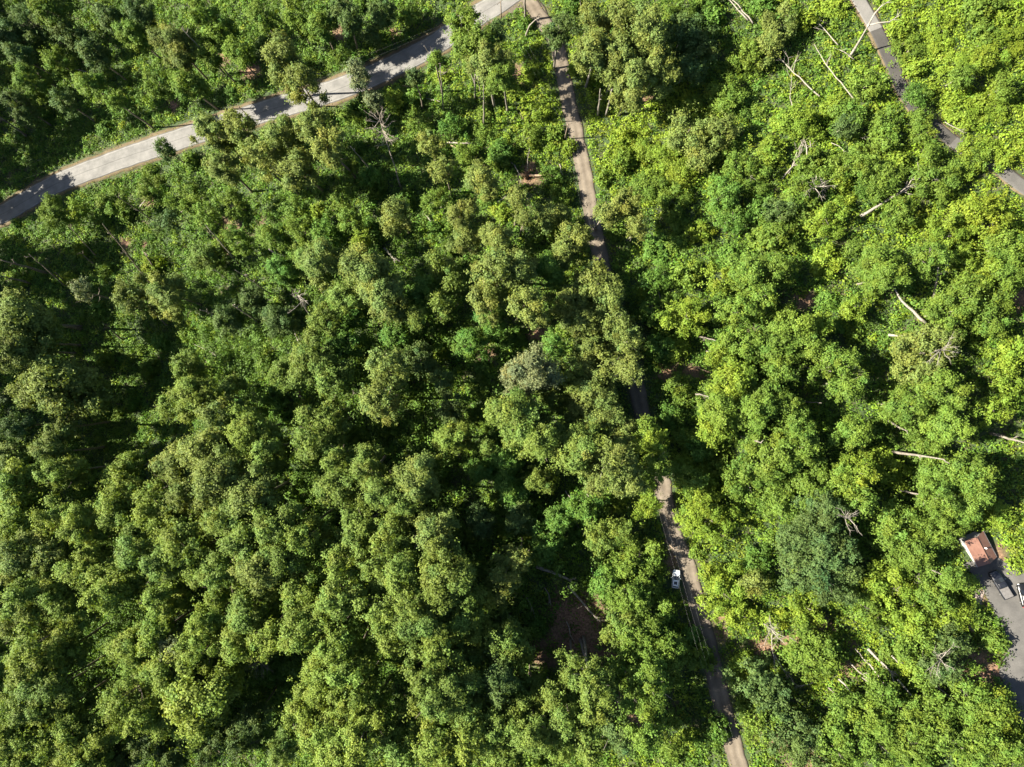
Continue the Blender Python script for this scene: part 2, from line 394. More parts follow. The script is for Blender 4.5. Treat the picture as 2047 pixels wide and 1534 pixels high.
# crowns as seen, plus fillers; dark bottom-left ones added for shade: x y radius tone [height]
T = """
560 108 36 o 30;598 168 34 o 30;340 80 38 o 26;420 262 32 o 27;478 250 42 o 29;520 318 42 o 29;440 330 36 o 27;560 268 36 o 28;622 248 42 o 30;655 292 34 o 28;592 335 30 o 28
325 297 19 d 18;60 40 34 d;88 14 26 g;112 122 28 g;55 160 25 g;172 165 28 g;182 108 30 d;18 62 30 d;270 20 30 d;262 62 25 g;400 30 30 g;440 62 25 g;28 104 25 d;132 62 28 d
212 30 26 d;225 197 20 g;315 165 28 g;372 165 24 g;472 100 26 g;520 30 30 g;590 30 30 g;640 45 30 g;682 108 24 g 13;690 30 26 d;745 70 24 d 13;760 20 28 d 15;820 25 24 g 12;120 200 24 d;30 205 26 d;420 110 24 g
925 40 26 g 26;957 75 36 g 30;978 112 34 o 30;1003 145 30 g 26;932 92 22 g 24;992 60 24 d 28;870 112 11 g 22;827 152 14 d 20;714 146 22 s 27;742 196 19 s 20
1232 40 46 o;1292 62 46 o;1240 112 42 o;1185 92 38 o;1312 132 46 o;1262 158 40 o;1180 24 24 o;1350 30 40 g;1118 55 28 d 22;1150 50 14 d 10
860 285 27 o;882 336 30 o;964 360 36 o;786 428 40 o;922 428 38 o;932 482 36 o;1036 394 28 o;1050 432 28 o;992 472 36 o;1108 430 36 o;1150 470 34 o;1128 502 34 o;1215 428 30 o 20;1250 408 34 o 20;1276 452 30 o 20
1330 310 42 y 9;1300 372 40 g 9;1342 402 40 g 10;1288 298 30 y 7;1370 340 36 y 9
1372 60 44 d 18;1404 96 38 d 16;1378 135 36 d 16;1560 50 42 o 12;1540 92 32 o 11;1740 165 36 g 10;1702 230 36 g 10;1772 240 32 g 9;1380 262 42 o 15;1440 262 38 o 14;1402 312 38 o 14;1602 240 40 y 10
1450 386 44 e 13;1470 432 38 e 13;1652 440 44 y 11;1770 275 34 g 9;1768 382 42 g 11;1802 422 40 g 11;1872 352 42 g 11;1952 422 46 y 12;1992 442 42 y 12;2012 492 40 g 13;1900 470 46 y 12;1560 470 42 g 12;1502 350 36 g 10
1930 132 40 y 4.5;2000 100 42 y 5;1880 60 40 y 4.5;1822 98 34 g 4.5;1500 110 30 g 10;1460 190 34 g 10;1540 300 34 y 9;1690 330 36 g 9;1590 400 34 g 9;1990 210 40 y 4.5;1930 230 34 y 4.5
40 640 54 o;18 702 42 o;157 577 18 s 26;262 590 42 o 26;330 592 38 o 25;112 768 62 o 31;60 775 30 o 29;368 735 25 g 20;465 770 20 g 18
340 806 34 y 31;392 792 42 y 32;432 822 36 o 31;410 905 58 o 32;350 930 34 o 29;498 868 40 y 29;525 902 38 g 28;560 746 25 g 22;622 720 48 g 27;662 762 38 g 27;622 868 46 g 28;655 838 38 g 27;682 972 44 g 28;672 920 42 g 27
240 940 27 y 24;110 860 34 o;92 902 34 o;30 972 56 y;110 950 38 y;6 918 30 o;240 986 40 y;302 990 40 y;362 1002 38 o;432 962 54 o;502 1002 48 o;20 850 30 d
730 540 44 o;766 592 42 o;830 633 20 g 22;880 610 25 g 22;690 600 34 g 24;640 520 38 o;650 640 30 g 22;700 680 36 e 20;990 548 44 o;1054 612 38 o;970 602 36 o;1042 540 34 o;1188 570 42 o;1142 602 36 o;1222 592 32 o;1170 652 42 o;1230 640 36 o;1252 682 32 o;1180 702 42 o;1218 732 38 o
800 670 38 e 18;1060 742 50 s 30;770 732 38 o;762 796 44 o;1182 790 46 o;1202 842 42 o;1150 760 30 g;1108 792 34 g;1052 850 46 g;1018 820 32 g;1078 882 38 g;905 880 32 y 20;975 896 16 g 16;1160 900 46 g;1212 932 46 o;1252 962 42 o;1128 878 36 g;1242 880 36 o
1375 635 42 y 15;732 940 44 g;832 960 42 o;808 1002 38 g;760 992 42 g
1450 556 30 y 16;1500 546 40 g;1552 540 38 g;1530 592 38 g;1480 620 36 g;1590 660 42 g;1490 682 46 g;1560 692 42 g;1620 692 36 g;1652 722 32 g;1440 702 24 y 16;1470 760 42 y;1530 782 42 g;1562 738 36 g
1762 530 42 g;1782 570 38 g;1710 616 27 y 12;1870 528 38 g;1940 596 48 g 17;1900 622 38 g 17;1982 560 38 y 15;2022 540 38 g 15;1640 650 32 y 16;1830 692 44 o 17;1880 682 42 o 17;1850 742 38 o 18;1690 720 28 g;1702 770 38 g
1892 780 44 g;1826 815 40 g;1900 852 46 g;1440 826 42 g;1428 862 36 y;1510 822 38 g;1582 822 42 g;1602 856 36 g;1562 902 46 g;1604 892 36 g;1540 932 38 g;1708 872 38 g;1722 950 46 y;1690 972 36 g;1722 1000 42 g
1896 946 50 g;1950 952 42 g;1932 992 42 g;1870 1000 38 g;1485 926 22 e 13;1382 962 36 g 16;1402 1002 36 y 16;1500 972 42 g 16;1560 1002 42 g 16;1622 982 42 g 18;1652 1012 36 d;1990 640 42 g 14;2030 702 38 y 13;2020 764 36 y 12;1990 820 36 y 14
30 1050 48 y;100 1040 34 y;156 1055 34 y;236 1026 38 y;300 1032 42 y;346 1062 38 y;40 1112 42 o;96 1112 30 o;166 1136 40 y;212 1152 34 y;250 1152 34 y;276 1096 38 g;366 1110 54 g;312 1132 32 g;490 1080 46 g;440 1040 36 g;542 1060 38 g;602 1066 38 y;520 1140 42 o;602 1180 46 y;430 1150 34 g;560 1110 34 g
686 1120 44 g;670 1200 46 g;42 1190 42 y;112 1202 42 y;152 1232 30 y;316 1196 40 y;206 1192 34 y;20 1250 34 o;72 1282 46 y;112 1312 36 y;62 1332 38 y;262 1300 37 y;302 1282 28 y;345 1302 28 s 29;406 1240 42 y;402 1302 42 y;430 1196 22 y 26
500 1222 46 g;476 1292 38 y;532 1280 32 y;602 1272 42 y;642 1240 36 y;662 1292 42 y;86 1376 44 g;20 1402 38 g;90 1470 52 y;30 1472 36 y;152 1502 42 y;40 1522 36 y;250 1392 40 y;282 1440 36 y;396 1386 70 y;330 1342 34 y;332 1432 36 y;182 1532 38 y
640 1372 56 y;692 1342 42 y;600 1422 34 y;630 1470 48 y;560 1502 38 g;692 1450 46 y;682 1522 46 y
720 1056 44 g;772 1082 42 g;862 1062 42 o;750 1122 42 g;802 1152 42 g;890 1152 48 g;762 1212 52 g;822 1202 36 g;842 1242 42 g;782 1272 36 g;1010 1156 42 o 24;1040 1126 22 o 22;930 1226 50 y 25;880 1196 32 g;960 1272 40 y 20;1012 1282 40 g 22;1030 1322 36 y 20;910 1320 48 y 24;880 1292 40 y;850 1352 42 g;902 1372 42 g
710 1402 44 y;722 1482 48 y;870 1412 44 g;932 1422 42 g;1000 1372 38 d;1062 1392 30 g 19;1102 1412 34 g 19;1150 1342 32 g 20;1182 1372 36 g;1192 1404 40 g;1130 1432 36 g;1250 1342 38 g 20;1300 1386 42 g;1342 1352 34 g 17;1330 1300 32 g 18
1280 1118 38 g 14;1288 1165 36 g 12;1262 1202 40 g 20;1304 1226 38 g 14;1242 1252 34 g 19;1290 1282 38 g 20;1000 1452 42 g;1062 1472 46 g;1112 1492 42 y;1180 1482 42 g;1242 1472 38 d;1010 1512 42 g;940 1482 42 y;870 1482 46 y;810 1500 42 g;1290 1462 40 g;1342 1482 34 g
1380 1040 32 y 12;1425 1042 36 y 13;1590 1082 44 d 19;1650 1062 42 d 19;1640 1120 54 d 20;1600 1142 42 d 19;1662 1172 36 d 18;1690 1102 32 d 18;1445 1186 46 y 11;1420 1150 26 y 9;1510 1170 24 o 12;1480 1232 30 y 10;1620 1220 40 y 11
1830 1112 46 g;1880 1062 42 g;1922 1030 32 y 10;1800 1052 42 g;2000 1030 34 y 7;1790 1182 46 y 12;1860 1182 42 g 13;1938 1172 22 g 5.5;1902 1232 40 y 10;1840 1252 36 y 10;1742 1222 32 g 10;1850 1312 46 g 14;1902 1292 40 d 14;1640 1310 44 g 14;1612 1342 30 g 12
1520 1366 46 d 16;1542 1402 40 d 16;1490 1336 26 y 10;1690 1412 32 g 14;1770 1392 40 g 15;1742 1432 36 g 15;1690 1462 40 g 16;1830 1442 40 g 15;1880 1402 40 g 14;1942 1392 40 g 14;1992 1402 36 y 12;2002 1442 36 y 12;1962 1472 40 g 14;1900 1482 40 g 15;1830 1492 40 g 15;1760 1492 40 g 15;1682 1512 40 g 16
1602 1462 40 d 16;1562 1482 38 d 16;1622 1502 38 d 16;1952 1522 40 g 14;2022 1502 40 g 14;1522 1450 38 g 15
100 430 26 g 13;152 418 24 y 11;222 402 26 g 13;300 378 26 g 12;372 398 28 g 13;332 440 26 d 14;410 430 24 g 12;460 400 26 g 13;410 510 28 g 15;470 480 28 g 15;540 470 28 g 15;600 460 30 g 16;610 520 30 g 16;560 540 30 e 16;650 470 28 e 15;700 440 30 g 16;680 390 28 g 15;590 420 26 g 14;500 600 26 d 16;560 640 28 d 16;720 480 28 y 16
1292 860 24 g 15;1286 908 32 y 16;1312 942 26 y 14;1262 742 22 o 22;1300 1010 22 y 10;450 640 26 d 17;700 620 30 e 18;840 720 28 d 17;880 760 26 d 16;900 820 26 d 16;960 940 28 e 15;1020 980 30 e 15;1080 960 30 g 15;1120 1040 30 e 14;1090 1090 30 e 14;1170 1020 28 e 13;1200 1080 28 g 13;1040 1040 26 d 14;960 1050 26 d 15;1240 1060 26 y 12;1210 1170 26 e 13;1010 920 28 e 16;940 690 28 e 18;1110 690 28 e 17;980 640 30 e 18;900 560 30 g 19;870 520 30 g 20;1100 540 28 e 18;850 580 28 e 19
700 230 28 g 11;790 200 26 y 9;840 240 28 g 10;900 250 28 e 11;930 310 26 g 10;1000 300 26 e 10;1060 270 26 g 9;1080 220 26 y 8;870 400 30 g 14;740 350 28 e 14;700 330 26 g 14;1100 350 26 e 10;1120 390 24 g 10
1846 236 22 g 6;1850 268 24 g 6;1942 294 28 y 6;1958 322 24 g 6;1930 332 20 g 5;1935 340 26 y 6;1968 300 22 y 5;2010 318 20 y 5
1925 150 24 g 11;1965 118 22 y 10;1838 186 20 e 9;2010 170 22 g 10;1902 1156 24 g 21;1915 1160 22 g 15;1890 1340 30 d 18;1985 1420 26 g 16;1470 330 24 g 12;1620 360 26 g 11;1690 250 20 d 10;1730 330 26 g 12;1560 420 26 d 13
112 1430 34 y;140 1470 32 y;60 1410 32 g;200 1470 30 y;238 1440 30 y;290 1490 28 d 26;340 1512 28 d 22;420 1504 30 d 19;470 1474 28 d 19;240 1522 30 d 24;505 1440 26 d 20;380 1480 26 d 20
1312 560 26 e 7;1345 605 24 g 7;1322 690 24 e 7;1357 770 26 g 8;1342 832 26 e 8;1372 880 26 g 8;1305 625 22 e 6;1350 700 22 y 7;1400 900 26 e 10;1365 930 24 y 9;1303 885 26 y 20;1315 930 25 g 20
"""
SIZES = [1.7, 2.5, 3.4, 4.6, 6.4]
PROTO = {}
def proto(k, var, low):
    key = (k, var, low)
    if key not in PROTO:
        Rc = SIZES[k]; hc = Rc * (1.5 if low else 2.9) if Rc < 5 else Rc * (1.3 if low else 2.2)
        PROTO[key] = (crown_mesh('crown', Rc, hc, 100 + k * 17 + var * 131 + low * 7, dens=(1.5, 1.3, 1.2, 1.15, 1.0)[k] * (.8 if low else 1.25), feather=1. if low else .55, leaf=(.18, .19, .20, .21, .22)[k], sparse=.12 if low else .08), hc)
    return PROTO[key]
TRUNKS = {}
def trunk_mesh(var, m):
    if (var, m.name) not in TRUNKS:
        g = random.Random(var + 5); mb = MB()
        path = [(0, 0, -.6)]; x = y = 0
        for z in (2, 6, 11, 16, 20, 24):
            x += g.uniform(-.22, .22); y += g.uniform(-.22, .22); path.append((x, y, z))
        mb.add(tube(path, [.42, .33, .28, .24, .19, .13, .06]))
        for q in range(6):
            z = g.uniform(14, 21); a = g.uniform(0, 6.28); L = g.uniform(2, 4)
            b0 = (x * z / 24, y * z / 24, z); b1 = (b0[0] + L * .6 * math.cos(a), b0[1] + L * .6 * math.sin(a), z + L * .5); b2 = (b0[0] + L * math.cos(a), b0[1] + L * math.sin(a), z + L * 1.1)
            mb.add(tube([b0, b1, b2], [.10, .07, .025], 5))
        TRUNKS[var, m.name] = mb.mesh('trunk', m, smooth=True)
    return TRUNKS[var, m.name]
CROWNS = []                                            # x, y, radius, crown base height: for placing bushes
def region_height(u, v, g):
    road_y = np.interp(u, [p[0] for p in ROAD[2:16]], [p[1] for p in ROAD[2:16]])
    if u < 950 and v < road_y: return g.uniform(17, 24)
    if u > 1335 and v < 520: return g.uniform(6, 9)
    if u > 1335 and v < 1040: return g.uniform(13, 18)
    if u > 1335: return g.uniform(9, 13)
    if u > 1130 and v < 300: return g.uniform(21, 26)
    if u > 1090 and v < 900: return g.uniform(16, 19)
    if v < 520: return g.uniform(21, 26)
    return g.uniform(29, 36) if u < 1000 and v > 700 else g.uniform(26, 32)
def tree(u, v, rpx, tone, H, g):
    u0_, v0_ = u, v
    if u > 1335 or H < 17:                             # leave the logs, drives and vehicles the photo shows in view
        for _ in range(3):
            for a, b in KEEP:
                d = math.hypot(u - a, v - b)
                if d < rpx * .92 + 4: u += (u - a) / max(d, 1) * (rpx * .92 + 5 - d) * .9; v += (v - b) / max(d, 1) * (rpx * .92 + 5 - d) * .9
    low = H < 14; H0 = H
    pr = at(u, v, H * .75); rm = rpx * mpp(pr) * (.98 if u > 1335 else .83 if u > 670 and 180 < v < 540 else 1.0 if v < 540 else 1.08) * g.uniform(.84, 1.17)
    k = min(range(len(SIZES)), key=lambda q: abs(math.log(SIZES[q] / rm)))
    me, hc = proto(k, g.randrange(7 if k in (2, 3) else 4), int(low))
    s = rm / SIZES[k]; hc = min(hc * s, H * .85); 
    pc = at(u, v, H - hc * .34)
    lx, ly = g.uniform(-.05, .05), g.uniform(-.05, .05)
    cz = H - hc
    bx, by = pc.x - lx * (cz + hc * .6), pc.y - ly * (cz + hc * .6); bz = float(gz(bx, by))
    H += (pc.z - (bz + H - hc * .34)); cz = H - hc
    root = link('small_tree' if H0 < 17 else 'broadleaf_tree', None, None, (bx, by, bz)); root.rotation_euler = (-math.atan(ly), math.atan(lx), 0)
    base, word = TONE[tone]; q = g.uniform(.90, 1.10); h = g.uniform(-.04, .04)
    if u < 1250 and v > 500 and tone in 'ygo': base = tuple(.5 * a + .5 * b for a, b in zip(base, (.120, .162, .037)))
    cr = link('crown', me, root, (0, 0, cz)); cr.rotation_euler = (0, 0, g.uniform(0, 6.28)); cr.scale = (s, s, hc / (SIZES[k] * ((1.5 if low else 2.9) if SIZES[k] < 5 else (1.3 if low else 2.2))))
    cr.color = (base[0] * q * (1 + h), base[1] * q, base[2] * q * (1 - h), 1)
    tr = link('trunk', trunk_mesh(g.randrange(3), PALE if u > 1100 or (u > 900 and v < 300) else BARK), root)
    tr.scale = (max(.5, min(1.1, H / 26)),) * 2 + ((cz + hc * .75) / 24,)
    tr.rotation_euler = (0, 0, g.uniform(0, 6.28))
    tag(root, None, 'small tree' if H0 < 17 else 'tree', 'small trees of the sunny slope' if H0 < 17 else 'tall broadleaf trees of the wooded slope')
    size = 'narrow' if rpx < 24 else 'slender' if rpx < 32 else 'full' if rpx < 43 else 'broad'
    if (u0_, v0_) == (1060, 742): root['label'] = 'silvery grey-green thin-leaved tree at the middle of the picture'
    elif (u0_, v0_) == (1375, 635): root['label'] = 'round bright yellow-green tree standing alone right of the hidden lane'
    elif (u0_, v0_) == (1640, 1120): root['label'] = 'widest dark green crown of the dark group above the crossed pale logs'
    elif (u0_, v0_) == (396, 1386): root['label'] = 'large round yellow-green crown left of the twiggy snag in the dark gap'
    elif (u0_, v0_) == (112, 768): root['label'] = 'broad olive crown standing alone in the deep shade near the left edge'
    elif (u0_, v0_) == (392, 792): root['label'] = 'high pale yellow-green crown at the edge of the dark hollow'
    elif (u0_, v0_) == (714, 146): root['label'] = 'silvery tree leaning over the grey road, its larger crown'
    else: later(root, f"{size} {word}", 'small tree' if H0 < 17 else 'tall tree', u, v)
    CROWNS.append((u, v, rpx, H))
    return root
KEEP = [(1600,312),(1598,288),(1585,345),(1598,1262),(1602,1285),(1742,1308),(1762,1328),(1750,1345),(1770,402),(1812,376),(1736,422),(1722,432),(1806,614),(1825,634),(1785,592),(1680,180),(1645,135),(1580,140),(1610,175),(1642,74),(1465,25),(1490,48),
        (1538,1285),(1542,1310),(1712,1348),(1685,1365),(1815,1385),(1600,1358),(1838,1165),(1790,672),(1812,672),(1398,676),(1412,680),(1403,790),(1490,876),(1510,882),(1636,739),(1775,842),(1800,855),(1800,906),(1850,912),(1995,872),(2030,880),(1872,550),(1870,588),
        (1958,1097),(1975,1120),(1945,1085),(2000,1150),(1985,1205),(2010,1230),(2030,1290),(2030,1360),(1352,1150),(1356,1170),(1200,205),(1216,205),(1735,60),(1720,90),(1760,110),(1800,165),(1825,205),(1892,275),(1912,290),(2005,345),(2035,368),(1845,995),(1880,1380),(1630,350),(1440,1400),(1460,1460),(1477,1515),(1424,1320),(1402,1235),(1374,1130),(1338,1025),(1953,1205),(1950,1245),(1962,1345),(1150,265),(1160,310),(1172,370)]
g = random.Random(3)
for row in T.replace('\n', ';').split(';'):
    p = row.split()
    if not p: continue
    u, v, rp = map(float, p[:3])
    tree(int(u), int(v), rp, p[3], float(p[4]) * g.uniform(.95, 1.05) * (.66 if u > 1335 or (u > 1225 and v > 1090) else .6 if (680 < u < 1335 and v < 420 and float(p[4]) < 15) else 1) if len(p) > 4 else region_height(u, v, g), g)
print('trees', len(CROWNS))

# ---------------------------------------------------------------- dead wood
def limbs(mb, path, rad, n, g, L0, L1, flat=False):
    P = [Vector(p) for p in path]
    for _ in range(n):
        t = g.uniform(.45, .98) * (len(P) - 1); i = min(int(t), len(P) - 2); p = P[i].lerp(P[i + 1], t - i)
        d = (P[i + 1] - P[i]).normalized(); a = Vector((g.uniform(-1, 1), g.uniform(-1, 1), g.uniform(-.1, .5) if flat else g.uniform(-.5, .8)))
        dd = (d * .8 + a * .9).normalized(); L = g.uniform(L0, L1); r = rad * g.uniform(.25, .5)
        p1 = p + dd * L * .5; p2 = p1 + (dd + Vector((g.uniform(-.5, .5), g.uniform(-.5, .5), g.uniform(-.2, .4)))).normalized() * L * .5
        mb.add(tube([p, p1, p2], [r, r * .7, r * .25], 5))
        if L > 1.2:
            for q in range(2):
                e = p1 + (dd + Vector((g.uniform(-1, 1), g.uniform(-1, 1), g.uniform(-.4, .6)))).normalized() * L * .45
                mb.add(tube([p1, e], [r * .5, r * .15], 4))
def fallen(u0, v0, u1, v1, rad, m, word, br=0, root=False, lift=.35, mid=None):
    g = random.Random(int(u0 * 7 + v1))
    a, b = at(u0, v0), at(u1, v1); L = (b - a).length
    bow = g.uniform(-.5, .5) * min(1, L / 8); br = br or g.choice((0, 2, 4))
    n = max(3, int(L / 1.6)); o = Vector((a.x, a.y, a.z))
    path = []
    pm = at(*mid) if mid else None
    for k in range(n + 1):
        t = k / n
        p = a.lerp(b, t)
        if pm: p = a * (1 - t) ** 2 + pm * 2 * t * (1 - t) + b * t * t
        w_ = math.sin(t * 3.14) * (g.uniform(-.22, .22) + bow)
        x, y = p.x + w_, p.y + g.uniform(-.14, .14)
        path.append(Vector((x, y, float(gz(x, y)) + rad + lift + .8 * t + g.uniform(-.12, .12))) - o)
    rr = [rad * (1 - .55 * k / n) for k in range(n + 1)]
    th = link('fallen_log', None, None, o); tag(th, None, 'log', 'fallen logs among the undergrowth')
    mb = MB(); mb.add(tube(path, rr, 8)); link('log_stem', mb.mesh('log_stem', m, smooth=True), th)
    if br:
        mb = MB(); limbs(mb, path, rad, br, g, 1.2, min(5, 1.5 + L * .25), True); link('branches', mb.mesh('branches', m, smooth=True), th)
    if root:
        mb = MB(); d = (path[0] - path[1]).normalized(); c0 = path[0]
        mb.add(tube([c0 - d * .2, c0 + d * .15, c0 + d * .5], [rad * 1.2, rad * 3.4, rad * 2.2], 11))
        for q in range(12):
            e = (d * .3 + Vector((g.uniform(-1, 1), g.uniform(-1, 1), g.uniform(-1, 1)))).normalized()
            mb.add(tube([c0, c0 + e * rad * 3.5, c0 + e * rad * 6 + Vector((0, 0, g.uniform(-.3, .2)))], [rad * .45, rad * .3, rad * .06], 5))
        link('root_plate', mb.mesh('root_plate', ROOT), th)
    return th, word, (u0 + u1) / 2, (v0 + v1) / 2
def log(*a, **k):
    label = k.pop('label', None); th, word, u, v = fallen(*a, **k)
    if label: th['label'] = label
    else: later(th, word, 'fallen log', u, v)
PB, GB, BB = DEADW, DARKW, bark('brown_log', (.13, .085, .05), (.32, .23, .15))
for q in """365 425 415 395 .16 p;283 415 302 398 .22 p;476 96 452 110 .25 b r;540 500 566 516 .3 p;600 540 646 582 .34 b r;590 660 606 698 .24 p;560 762 581 786 .2 p;600 790 646 836 .3 b r
408 452 480 530 .22 b r;895 288 946 292 .28 p;902 292 962 328 .2 b;1016 322 1042 360 .2 p;990 410 1012 396 .22 p;852 200 881 208 .18 p;862 418 892 418 .22 p;850 430 868 452 .2 p;1118 330 1124 354 .18 p
1500 55 1455 12 .3 p;1490 48 1432 -4 .28 p;1700 205 1618 100 .22 p 3;1668 98 1620 50 .22 p 6;1580 230 1574 160 .16 p 5;1632 200 1545 118 .26 p 10;1700 126 1668 110 .18 p 4;1655 290 1690 318 .12 p 3
1630 350 1634 396 .16 p 5;1890 652 1864 628 .2 b r;1766 672 1822 674 .34 p 4;1900 690 1838 664 .12 p 7;1820 993 1872 1006 .22 p;1542 1330 1534 1254 .2 p 9;1810 1218 1838 1242 .2 p
1728 1318 1766 1374 .22 p 2;1772 1303 1797 1328 .2 p;1668 1350 1698 1380 .24 p;1784 1350 1842 1416 .22 p 6;1860 1366 1896 1392 .22 p;1860 1186 1808 1138 .18 p 7;1620 1356 1580 1362 .14 p 5;1690 1318 1716 1342 .18 p
1135 1168 1194 1236 .38 g 3;1122 1006 1166 1066 .3 p 4;1130 980 1142 996 .24 p;1168 982 1188 1004 .2 p;1202 1003 1218 1003 .28 p;1174 1074 1216 1126 .24 g 2;1199 1142 1218 1166 .24 p;1180 1132 1193 1168 .16 g;1088 1172 1101 1206 .18 g;1045 1184 1068 1224 .2 g 2;1132 1240 1147 1278 .18 g
1286 1326 1281 1366 .16 p 5;1050 962 1078 970 .16 p;380 684 432 708 .13 p 7;700 505 742 520 .2 b;1880 250 1908 270 .14 p 4;1730 265 1712 285 .12 p 3;1930 105 1960 98 .12 p;1560 700 1590 690 .12 p 2;1310 560 1318 610 .2 g 3;1300 620 1330 560 .14 p 3;1390 735 1420 745 .2 b
1540 1300 1565 1345 .16 p 3;1560 1330 1575 1350 .12 p 3;1700 1290 1725 1318 .16 p;1640 1480 1680 1500 .14 p 4;1615 1290 1640 1300 .14 p;820 1345 850 1360 .18 g;600 200 640 190 .14 g;225 45 270 62 .18 p;410 75 465 108 .2 p r;150 140 200 152 .16 p""".replace('\n', ';').split(';'):
    p = q.split(); c = p[5]; br = int(p[6]) if len(p) > 6 and p[6].isdigit() else 0
    pf = list(map(float, p[:5])); pf[4] *= .62 if pf[0] > 1400 and pf[1] < 320 else .85
    log(*pf, {'p': PB, 'g': GB, 'b': BB}[c], {'p': 'pale bleached', 'g': 'weathered grey', 'b': 'brown'}[c] + (' branchy' if br > 2 else ' uprooted' if 'r' in p else ''), br=br, root='r' in p, lift=.5 + (1.1 if float(p[0]) > 1400 else .2))
log(1072, 1130, 1142, 1158, .42, PB, '', lift=.7, label='thick pale log leaning at the top of the clay clearing')
log(1840, 648, 1772, 580, .34, PB, '', lift=1.6, label='long pale log slanting through the trees in the middle of the right side')
log(1710, 438, 1838, 364, .34, DEADW, '', br=14, lift=1.8, mid=(1765, 402), label='white fallen trunk with a fan of bare branches below the paved drive')
log(1582, 1246, 1616, 1284, .32, PB, '', lift=1.0, label='right-leaning log of the crossed pale pair in the lower right woods')
log(1607, 1296, 1594, 1242, .24, PB, '', lift=.9, label='upright-lying log of the crossed pale pair in the lower right woods')
log(1728, 1292, 1777, 1342, .3, PB, '', lift=1.0, label='brightest straight pale log among the fallen logs of the lower right')
log(770, 498, 802, 526, .34, PB, '', lift=.9, label='thicker of the two pale crossed logs left of the picture centre top')
log(792, 526, 774, 502, .26, PB, '', lift=.6, label='thinner of the two pale crossed logs left of the picture centre top')
log(1055, 352, 1100, 356, .35, BB, '', root=True, label='uprooted trunk with a fan-shaped orange root plate left of the lane')
for q, (a, b) in enumerate([((1580, 335), (1598, 290)), ((1592, 340), (1600, 286)), ((1606, 332), (1601, 284)), ((1622, 322), (1612, 286)), ((1572, 350), (1590, 318)), ((1560, 362), (1586, 330)), ((1630, 372), (1624, 336))]):
    log(*a, *b, .13 + .03 * (q % 3), DEADW, 'thin bleached', br=3, lift=.9)

def snag(tu, tv, bu, bv, rad, m, word, br=3, label=None, h=None, crownish=0, bend=None, noun='dead trunk'):
    g = random.Random(int(tu * 3 + bv))
    b = at(bu, bv); D = CAMZ - b.z
    r0, r1 = math.hypot(bu - CX, bv - CY), math.hypot(tu - CX, tv - CY)
    if h is None: h = max(4., min(26., D * (1 - r0 / max(r1, r0 + 1))))
    a_, b_ = (tu - CX) / FPX, -(tv - CY) / FPX; d = CAMZ - (b.z + h)
    t = Vector((a_ * d, b_ * d, b.z + h)) - b
    n = 6
    path = [Vector((0, 0, -.5))]
    for k in range(1, n + 1):
        q = k / n
        path.append(t * q + Vector((g.uniform(-.12, .12), g.uniform(-.12, .12), 0)) * (1 if k < n else 0) + (Vector(bend) * math.sin(q * 3.14) if bend else Vector()))
    th = link('dead_tree', None, None, b); tag(th, None, 'dead tree', 'standing dead trunks')
    mb = MB(); mb.add(tube(path, [rad * (1 - .72 * k / n) for k in range(n + 1)], 8)); link('trunk', mb.mesh('trunk', m, smooth=True), th)
    if br or crownish:
        mb = MB(); limbs(mb, path, rad, br, g, .8, 2.2)
        if crownish:
            for q in range(crownish):
                p = path[-1].lerp(path[n - 2], g.uniform(0, 1)); e = Vector((g.uniform(-1, 1), g.uniform(-1, 1), g.uniform(-.1, .8))).normalized(); L = g.uniform(2, 4.2)
                p1 = p + e * L * .5; p2 = p + e * L + Vector((g.uniform(-.6, .6), g.uniform(-.6, .6), g.uniform(0, .6)))
                mb.add(tube([p, p1, p2], [.09, .06, .02], 5))
                for w_ in range(5):
                    f = p.lerp(p2, g.uniform(.35, .95)); e2 = (e + Vector((g.uniform(-1, 1), g.uniform(-1, 1), g.uniform(-.4, .7)))).normalized()
                    mb.add(tube([f, f + e2 * g.uniform(.6, 1.6)], [.035, .012], 4))
        link('branches', mb.mesh('branches', m, smooth=True), th)
    if label: th['label'] = label
    else: later(th, word, noun, (tu + bu) / 2, (tv + bv) / 2)
    return th
for q in """363 56 452 150 .3;373 7 428 76 .3;411 -6 446 46 .3;229 45 275 82 .26;233 70 266 98 .26;72 147 118 178 .26;137 452 196 516 .24;205 448 270 526 .3;411 450 476 526 .28;2 236 56 274 .4;230 390 318 448 .2
2 520 96 546 .45;2 552 62 566 .4;58 508 136 576 .28;110 545 135 568 .26;245 500 302 568 .3;285 500 316 546 .3;85 645 166 659 .42;90 685 162 691 .4;205 645 246 682 .28;300 620 336 652 .28;470 540 522 572 .26
400 620 456 634 .32;465 610 522 648 .3;585 180 620 215 .26;20 30 60 62 .28;95 8 130 45 .26;175 0 205 30 .26;540 330 600 392 .26;700 292 750 350 .24;575 240 610 290 .28;160 505 190 530 .24;500 560 545 590 .22;430 540 470 570 .22;700 780 720 790 .2""".replace('\n', ';').split(';'):
    p = list(map(float, q.split())); snag(*p, BARK if p[0] < 300 else DARKW, 'tall grey-brown' if p[4] > .3 else 'thin grey-brown', br=3)
for q in """1430 681 1394 671 .26;1416 793 1390 787 .24;1522 886 1478 872 .28;1662 743 1610 735 .22;1642 806 1606 803 .2;1814 862 1762 836 .32;1888 919 1780 902 .34;2056 888 1980 866 .34;1876 534 1867 600 .36;1200 178 1195 232 .34;1224 178 1211 232 .34;949 120 950 200 .28;967 170 968 252 .28;1048 -30 1050 42 .42;880 130 886 222 .22""".replace('\n', ';').split(';'):
    p = list(map(float, q.split())); snag(*p, PALE, 'pale standing', br=2, noun='bare trunk')
snag(1737, 50, 1697, 117, .36, DEADW, '', br=1, h=9, label='forked white dead tree leaning over the paved drive')
